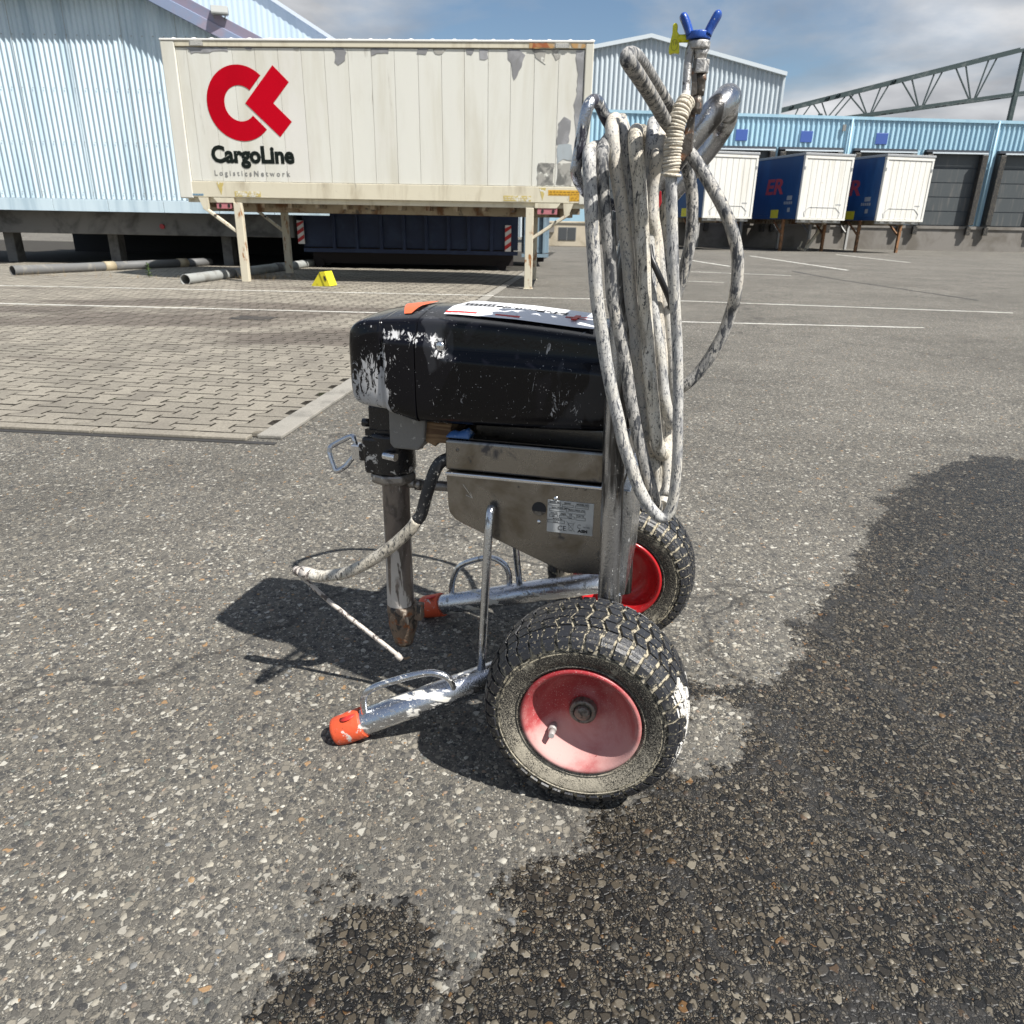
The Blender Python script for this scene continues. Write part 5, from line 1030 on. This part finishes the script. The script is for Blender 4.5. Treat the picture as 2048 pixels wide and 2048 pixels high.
b = MB(); b.box((-.516, -.065, .538), (-.493, -.035, .574)); b.obj('hook_mount', M['black_iron'], sp_, .003)
b = MB(); b.box((-.535, -.062, .538), (-.5165, -.038, .570)); b.obj('hook_sleeve', M['steel_bright'], sp_, .003)
b = MB(); b.tube([(-.528, -.05, .565), (-.5315, -.05, .577), (-.540, -.045, .583), (-.580, -.045, .562), (-.589, -.05, .552), (-.586, -.055, .538), (-.575, -.06, .512), (-.570, -.06, .5095), (-.552, -.055, .520), (-.534, -.05, .543)], .0055, 10, n=4); b.obj('bucket_hook', M['chrome_painted'], sp_)
# return hose and its thin drain tube
RT = [(-.285, -.115, .582), (-.3123, -.12, .5748), (-.328, -.125, .5568), (-.3447, -.13, .508), (-.358, -.13, .4622), (-.3873, -.13, .4213), (-.447, -.13, .3648), (-.5209, -.13, .3152), (-.5832, -.13, .2957), (-.6250, -.13, .2975)]
b = MB(); b.tube(RT[:5] + [(-.3675, -.13, .4485)], .0120, 16, n=5); b.obj('return_hose', M['hose_black'], sp_)
b = MB(); b.tube([(-.3675, -.13, .4485), (-.3873, -.13, .4213), (-.447, -.13, .3648), (-.5209, -.13, .3152), (-.5832, -.13, .2957), (-.6150, -.13, .2965)], .0124, 16, n=5); b.obj('return_hose', M['hose_cream'], sp_)
b = MB(); b.tube([(-.612, -.13, .2962), (-.634, -.13, .2985)], .0135, 14); b.tube([(-.635, -.13, .2988), (-.650, -.13, .300), (-.652, -.13, .2985)], [.0105, .0100, .004], 12); b.obj('hose_ferrule', M['rod'], sp_)
b = MB(); b.tube([(-.652, -.128, .300), (-.640, -.125, .288), (-.575, -.115, .222), (-.47, -.10, .133), (-.434, -.097, .1035)], .0053, 10, n=3); b.tube([(-.4395, -.0975, .1080), (-.4270, -.097, .0965)], [.0075, .007], 10); b.obj('drain_tube', M['rod'], sp_)
# outlet hose looping round the far side of the motor
b = MB(); b.tube([(-.38, .10, .60), (-.44, .16, .66), (-.505, .255, .735), (-.47, .34, .74), (-.40, .41, .73), (-.26, .44, .70), (-.06, .40, .67), (.02, .25, .62), (.02, .20, .50)], .0085, 12, n=6); b.obj('outlet_hose', M['hose_mid'], sp_)
# little blue paint skin lying on the box
rag = thing('blue_paint_skin', 'small crumpled blue piece lying on the steel box below the motor', 'scrap', SPL, SPR)
b = MB(); v_ = []
for i in range(9):
    for j_ in range(5):
        x = -.302 + .044 * i / 8; y = -.136 + .04 * j_ / 4; z = .6255 + (.004 + .012 * (i / 8) ** .7) * math.sin(math.pi * min(1, j_ / 4 + .1)) * (1 if i < 8 else .6) + random.uniform(-.001, .001) + (.0018 * math.sin(i * 1.1) if 0 < j_ < 4 else 0)
        v_.append((x, y, max(z, .6252)))
v2 = [(x, y, .6248) for x, y, z in v_]
b.add(v_ + v2, [(i * 5 + j_, i * 5 + 5 + j_, i * 5 + 6 + j_, i * 5 + 1 + j_) for i in range(8) for j_ in range(4)] + [(45 + i * 5 + j_, 45 + i * 5 + 1 + j_, 45 + i * 5 + 6 + j_, 45 + i * 5 + 5 + j_) for i in range(8) for j_ in range(4)] + [(i * 5, 45 + i * 5, 50 + i * 5, 5 + i * 5) for i in range(8)] + [(i * 5 + 4, i * 5 + 9, 54 + i * 5, 49 + i * 5) for i in range(8)] + [(j_, j_ + 1, 46 + j_, 45 + j_) for j_ in range(4)] + [(40 + j_, 85 + j_, 86 + j_, 41 + j_) for j_ in range(4)], True); b.obj('skin', M['blue_rag'], rag)

# ------------------------------------------------------------------ coiled hose and cord
ho = thing('paint_hose', 'coil of paint-caked hose hung over the handle of the sprayer', 'hose', SPL, SPR)
def strand(name, pts, r_, mat, n=5, seg=14):
    b = MB(); b.tube(pts, r_, seg, n=n); return b.obj(name, M[mat], ho)
S1 = [(-.02, -.13, 1.10), (-.036, -.165, 1.1085), (-.0448, -.2150, 1.1012), (-.0420, -.2500, 1.0868), (-.0352, -.2600, 1.0343), (-.0307, -.2600, .9906), (-.0249, -.2600, .9457), (-.0180, -.2600, .8949), (-.0083, -.2600, .8494), (.0016, -.2600, .8031), (.0140, -.2600, .7557), (.0259, -.2600, .7170), (.0370, -.2600, .6775), (.0514, -.2600, .6416), (.0660, -.2600, .6072), (.0844, -.2600, .5770), (.1030, -.2570, .5580), (.1150, -.2530, .5590), (.1220, -.2530, .5793), (.1238, -.2550, .6220), (.1218, -.2550, .6733), (.1166, -.2550, .7327), (.1110, -.2550, .7899), (.1042, -.2560, .8452), (.0960, -.2600, .8990), (.0874, -.2650, .9639), (.0805, -.2650, 1.0213), (.0757, -.2650, 1.0650), (.0749, -.2650, 1.1035), (.0765, -.2650, 1.1246), (.0811, -.2600, 1.1441), (.0850, -.2480, 1.1620)]
strand('hose_loop', S1, [.0100] * 15 + [.0098, .0096, .0092, .0088, .0085] + [.0082] * 12, 'hose_mid')
S2 = [(-.0192, -.2000, 1.1198), (-.0253, -.2200, 1.1052), (-.0258, -.2350, 1.0898), (-.0242, -.2400, 1.0668), (-.0199, -.2400, 1.0351), (-.0110, -.2400, .9909), (-.0032, -.2400, .9455), (.0038, -.2400, .8940), (.0169, -.2400, .8481), (.0294, -.2400, .8014), (.0395, -.2400, .7533), (.0500, -.2400, .7141), (.0614, -.2400, .6741), (.0742, -.2400, .6334), (.0862, -.2400, .5982), (.0945, -.2300, .5716), (.0985, -.2050, .5525), (.1000, -.1750, .5560)]
S3 = [(-.0181, -.1700, 1.1459), (-.0187, -.1950, 1.1387), (-.0157, -.2150, 1.1225), (-.0104, -.2200, 1.0938), (-.0040, -.2200, 1.0651), (.0031, -.2200, 1.0359), (.0097, -.2200, 1.0063), (.0158, -.2200, .9761), (.0213, -.2200, .9453), (.0290, -.2200, .8933), (.0394, -.2150, .8461), (.0461, -.2150, .7983), (.0550, -.2150, .7593), (.0622, -.2150, .7193), (.0702, -.2150, .6827), (.0752, -.2000, .6579), (.0790, -.1750, .6470)]
S3B = [(-.0204, -.1500, 1.1461), (-.0114, -.1700, 1.1415), (-.0050, -.1800, 1.1303), (.0004, -.1850, 1.1111), (.0044, -.1850, 1.0892), (.0120, -.1850, 1.0522), (.0190, -.1850, 1.0143), (.0244, -.1850, .9756), (.0298, -.1850, .9279), (.0336, -.1850, .8904), (.0473, -.1800, .8323), (.0608, -.1800, .7527), (.076, -.16, .70)]
S4 = [(.0148, -.1750, 1.1300), (.0165, -.2000, 1.1249), (.0185, -.2200, 1.1151), (.0231, -.2350, 1.0925), (.0284, -.2350, 1.0644), (.0333, -.2350, 1.0358), (.0372, -.2350, 1.0066), (.0413, -.2350, .9769), (.0452, -.2350, .9466), (.0510, -.2350, .8954), (.0579, -.2350, .8495), (.0650, -.2350, .8027), (.0717, -.2350, .7643), (.0789, -.2350, .7252), (.0863, -.2350, .6852), (.0938, -.2200, .6567), (.0987, -.1950, .6440), (.0990, -.1700, .6500)]
S5 = [(.0382, -.1600, 1.1421), (.0391, -.1800, 1.1285), (.0412, -.2000, 1.1024), (.0420, -.2000, 1.0737), (.0429, -.2000, 1.0444), (.0443, -.2000, 1.0145), (.0470, -.2000, .9764), (.0526, -.2000, .9295), (.0582, -.2000, .8927), (.0700, -.2000, .8460), (.0811, -.2000, .7979), (.0885, -.2000, .7586), (.0962, -.2000, .7287), (.1045, -.1900, .7025), (.1085, -.165, .690)]
for s_, m_, r_ in ((S2, 'hose_dark', .0102), (S3, 'hose_light', .0100), (S4, 'hose_cream', .0104)):
    bot = s_[-1]; topp = s_[0]
    back = [(bot[0] + .004, bot[1] + .035, bot[2] + .06), (bot[0] - .01, bot[1] + .05, bot[2] + .2), (topp[0] + .028, topp[1] + .075, topp[2] - .18), (topp[0] + .012, topp[1] + .062, topp[2] - .03), (topp[0] + .003, topp[1] + .035, topp[2] + .006)]
    strand('hose_loop', s_ + back, r_, m_)
strand('hose_loop', S3B, .0098, 'hose_mid'); strand('hose_loop', S5, .0096, 'hose_mid')
strand('hose_loop', [(.0470, -.15, 1.145), (.0482, -.16, 1.1276), (.0503, -.21, 1.0945), (.0497, -.21, 1.0659), (.0482, -.21, 1.0367), (.0492, -.21, 1.007), (.0528, -.19, .9764), (.0593, -.19, .9292), (.074, -.18, .8439), (.0885, -.17, .7734), (.0985, -.16, .715)], .0095, 'hose_light')
strand('hose_loop', [(.044, -.165, 1.10), (.0483, -.17, 1.0227), (.0551, -.17, .9918), (.062, -.17, .9603), (.0697, -.17, .9202), (.0760, -.17, .8908), (.0853, -.17, .8621), (.0928, -.17, .8235), (.1004, -.17, .7739), (.1083, -.165, .7229), (.110, -.14, .700)], .0090, 'hose_light')
strand('hose_loop', [(.052, -.13, 1.13), (.0585, -.15, 1.1051), (.0607, -.15, 1.0541), (.0641, -.15, 1.0076), (.0701, -.15, .9599), (.0740, -.15, .9273), (.0800, -.15, .8889), (.0920, -.15, .8406), (.099, -.15, .7907), (.1038, -.15, .7287), (.106, -.13, .66)], .0092, 'hose_cream')
strand('hose_loop', [(.0740, -.165, .655), (.0769, -.17, .6365), (.0877, -.18, .6161), (.0959, -.18, .5833), (.1000, -.19, .5655), (.1035, -.21, .562)], .0105, 'hose_cream')
strand('hose_loop', [(.0955, -.155, .72), (.0978, -.16, .6771), (.1051, -.17, .6368), (.1094, -.18, .5959), (.1089, -.19, .572), (.106, -.215, .562)], .0102, 'hose_light')
strand('hose_loop', [(.1090, -.14, .75), (.1105, -.15, .69), (.1130, -.16, .64), (.1130, -.18, .60), (.1110, -.20, .575)], .0085, 'hose_light')
strand('power_cable', [(.047, -.20, .985), (.0534, -.21, .9567), (.0597, -.215, .9446), (.0692, -.215, .9277), (.0801, -.205, .9065), (.0876, -.185, .8872), (.0943, -.15, .8604)], .0048, 'cable')
strand('hose_bight', [(.0958, -.140, 1.1058), (.0801, -.220, 1.1158), (.0617, -.270, 1.1315), (.0534, -.315, 1.1420), (.0430, -.378, 1.1538), (.0345, -.42, 1.1628), (.0287, -.447, 1.1684), (.0262, -.452, 1.1737), (.0272, -.435, 1.1794), (.0308, -.405, 1.1822), (.0372, -.362, 1.1788), (.0460, -.310, 1.1705), (.0569, -.262, 1.1592), (.0668, -.215, 1.1472), (.0685, -.190, 1.1343), (.0758, -.150, 1.1168)], .0090, 'hose_dark')
strand('hose_bight', [(.066, -.14, 1.113), (.0796, -.16, 1.1109), (.0920, -.175, 1.1033), (.1136, -.18, 1.0780), (.1409, -.19, 1.0412), (.1619, -.19, 1.0074), (.1764, -.19, .9715), (.1822, -.19, .9409), (.1830, -.19, .9015), (.1800, -.18, .8780), (.1718, -.18, .8425), (.1552, -.18, .8048), (.1370, -.18, .7760), (.1193, -.18, .7567), (.1029, -.165, .7433), (.0926, -.145, .7215)], .0093, 'hose_dark')
strand('hose_bight', [(.0735, -.13, 1.12), (.0805, -.12, 1.1076), (.0905, -.10, 1.0846), (.0998, -.09, 1.0569), (.1056, -.09, 1.0169), (.1064, -.09, .9758), (.1011, -.09, .9334), (.0933, -.09, .8951), (.0860, -.10, .8729), (.0791, -.12, .8363)], .0096, 'hose_dark')
# cord wound round the hose: a sleeve with separate turns
cp = cr_spline([(.0753, -.2650, 1.0640), (.0749, -.2650, 1.0833), (.0749, -.2650, 1.1035), (.0765, -.2650, 1.1246), (.0811, -.2610, 1.1441), (.0862, -.2480, 1.1570)], 8)
b = MB(); b.tube(cp, .0098, 14); cw = b.obj('cord_wrap', M['cord'], ho)
L = np.concatenate([[0], np.cumsum([np.linalg.norm(cp[i + 1] - cp[i]) for i in range(len(cp) - 1)])])
nt = 25
for i in range(nt):
    s_ = L[-1] * (i + .5) / nt; c_ = Vector([np.interp(s_, L, [p[a] for p in cp]) for a in range(3)]); c2 = Vector([np.interp(min(L[-1], s_ + .003), L, [p[a] for p in cp]) for a in range(3)]); c1 = Vector([np.interp(max(0, s_ - .003), L, [p[a] for p in cp]) for a in range(3)])
    t_ = (c2 - c1).normalized(); t_ = (t_ + Vector((random.uniform(-.16, .16), random.uniform(-.1, .1), random.uniform(-.05, .05)))).normalized(); u_ = t_.orthogonal().normalized(); w_ = t_.cross(u_); rr = .0102 + random.uniform(-.0006, .0008) + (.0012 if i == 0 else 0)
    b = MB(); b.tube([c_ + (u_ * math.cos(a) + w_ * math.sin(a)) * rr for a in np.linspace(0, 2 * math.pi, 19)], .0023, 6, caps=False); b.obj('cord_turn', M['cord'], cw)
b = MB(); b.prism([(.046, 1.035), (.0485, 1.0448), (.0545, 1.0495), (.0585, 1.0485), (.0602, 1.0325), (.056, 1.022), (.0490, 1.0170)], 'Y', -.172, -.169); o = b.obj('red_tag', M['red_tag'], None, .001); o.location = SPL; o.rotation_euler = (0, 0, SPR)
tag(o, 'small red plastic tag hanging among the hose strands', 'tag')

# ------------------------------------------------------------------ spray gun hung in the coil
gn = thing('spray_gun', 'silver airless spray gun with blue tip guard pointing up above the hose coil', 'spray gun', SPL, SPR)
gy_ = -.23
def gl(prof, cx, name, mat, seg=24, smooth=True, bevel=0, dy=0.): b = MB(); b.lathe(prof, (cx, gy_ + dy, 0), 'Z', seg, smooth); return b.obj(name, M[mat], gn, bevel)
gl([(.001, 1.2305), (.0140, 1.2305), (.0152, 1.2290), (.0150, 1.2215), (.0135, 1.2200), (.001, 1.2200)], .0952, 'retaining_nut', 'gun_metal', 20, bevel=.0008)
gl([(.001, 1.2210), (.0112, 1.2205), (.0085, 1.2150), (.0085, 1.2095), (.001, 1.2095)], .0985, 'diffuser_neck', 'gun_metal')
gl([(.001, 1.2093), (.0110, 1.2093), (.0112, 1.2085), (.0112, 1.1940), (.0105, 1.1925), (.001, 1.1925)], .1003, 'hex_body', 'gun_metal', 6, False, bevel=.0008)
gl([(.001, 1.1924), (.0058, 1.1924), (.0062, 1.1850), (.0052, 1.1840), (.0056, 1.1760), (.0045, 1.1660), (.001, 1.1650)], .1036, 'needle_housing', 'gun_dark', 14)
gl([(.0002, 1.1655), (.0060, 1.1655), (.0075, 1.1600), (.0078, 1.1500), (.0055, 1.1440), (.0002, 1.1440)], .1005, 'swivel', 'gun_dark', 8, False, bevel=.0006)
b = MB(); b.prism([(.0930, 1.1930), (.1000, 1.1930), (.1020, 1.1660), (.0990, 1.150), (.100, 1.10), (.088, 1.085), (.080, 1.09), (.088, 1.130), (.0895, 1.160), (.0935, 1.170)], 'Y', gy_ + .004, gy_ + .018); b.obj('grip', M['gun_dark'], gn, .002)
b = MB(); b.tube([(.0955, gy_, 1.2215), (.0905, gy_ - .003, 1.2245), (.0860, gy_ - .004, 1.2238), (.0838, gy_ - .004, 1.2110), (.0836, gy_ - .006, 1.1919), (.0843, gy_ - .010, 1.1720), (.0852, gy_ - .018, 1.1600)], [.0052, .0060, .0062, .0060, .0058, .0058, .0058], 12, n=5); b.obj('trigger_guard_tube', M['gun_metal'], gn)
b = MB(); b.prism([(.0880, 1.1990), (.0925, 1.1985), (.0960, 1.1935), (.0975, 1.1850), (.0985, 1.1670), (.0910, 1.1640), (.0905, 1.180)], 'Y', gy_ - .0065, gy_ - .0045); b.prism([(.0880, 1.1990), (.0925, 1.1985), (.0960, 1.1935), (.0975, 1.1850), (.0985, 1.1670), (.0955, 1.166), (.0940, 1.185)], 'Y', gy_ + .0045, gy_ + .0065); b.obj('trigger', M['gun_dark'], gn, .0006)
gl([(.001, 1.2318), (.0158, 1.2318), (.0163, 1.2330), (.0160, 1.2400), (.0148, 1.2412), (.006, 1.2405), (.001, 1.2400)], .0935, 'tip_guard', 'blue_plastic', bevel=.0008)
for p in ([(.0828, gy_, 1.2370), (.0800, gy_, 1.2440), (.0757, gy_, 1.2530), (.0715, gy_, 1.2600), (.0698, gy_, 1.2630)], [(.1048, gy_, 1.2370), (.1075, gy_, 1.2440), (.1125, gy_, 1.2535), (.1165, gy_, 1.2610), (.1182, gy_, 1.2645)]):
    b = MB(); b.tube(p, [.0062, .0060, .0062, .0058, .0024], 14, n=4, flat=(2.1, .95)); b.obj('guard_wing', M['blue_plastic'], gn)
b = MB(); b.tube([(.0665, gy_, 1.2345), (.0820, gy_, 1.2342)], .0048, 14); b.obj('tip_stem', M['yellow_plastic'], gn)
b = MB(); b.prism([(.0588, 1.2495), (.0605, 1.2518), (.0635, 1.2520), (.0655, 1.2495), (.0655, 1.2420), (.0680, 1.2395), (.0690, 1.2300), (.0706, 1.2180), (.0692, 1.2163), (.0668, 1.2172), (.0636, 1.2176), (.0608, 1.2170), (.0585, 1.2160), (.0563, 1.2178), (.0562, 1.2230), (.0578, 1.2330), (.0592, 1.2400)], 'Y', gy_ - .004, gy_ + .004); ky = b.obj('tip_key', M['yellow_plastic'], gn, .0012)
b = MB(); pe = [(.0633 + .0042 * math.cos(a), gy_ - .0043, 1.2262 + .0065 * math.sin(a)) for a in np.linspace(0, 6.2832, 21)]
for p, q_ in zip(pe, pe[1:]): b.bar(p, q_, .0006, .0009, (0, 1, 0))
b.obj('key_mark', M['yellow_mark'], ky)
text('key_print', '19', M['yellow_mark'], .0060, (.0605, gy_ - .0042, 1.2262), (1, 0, 0), (0, 0, 1), ky, bold=.0001, depth=.0003)
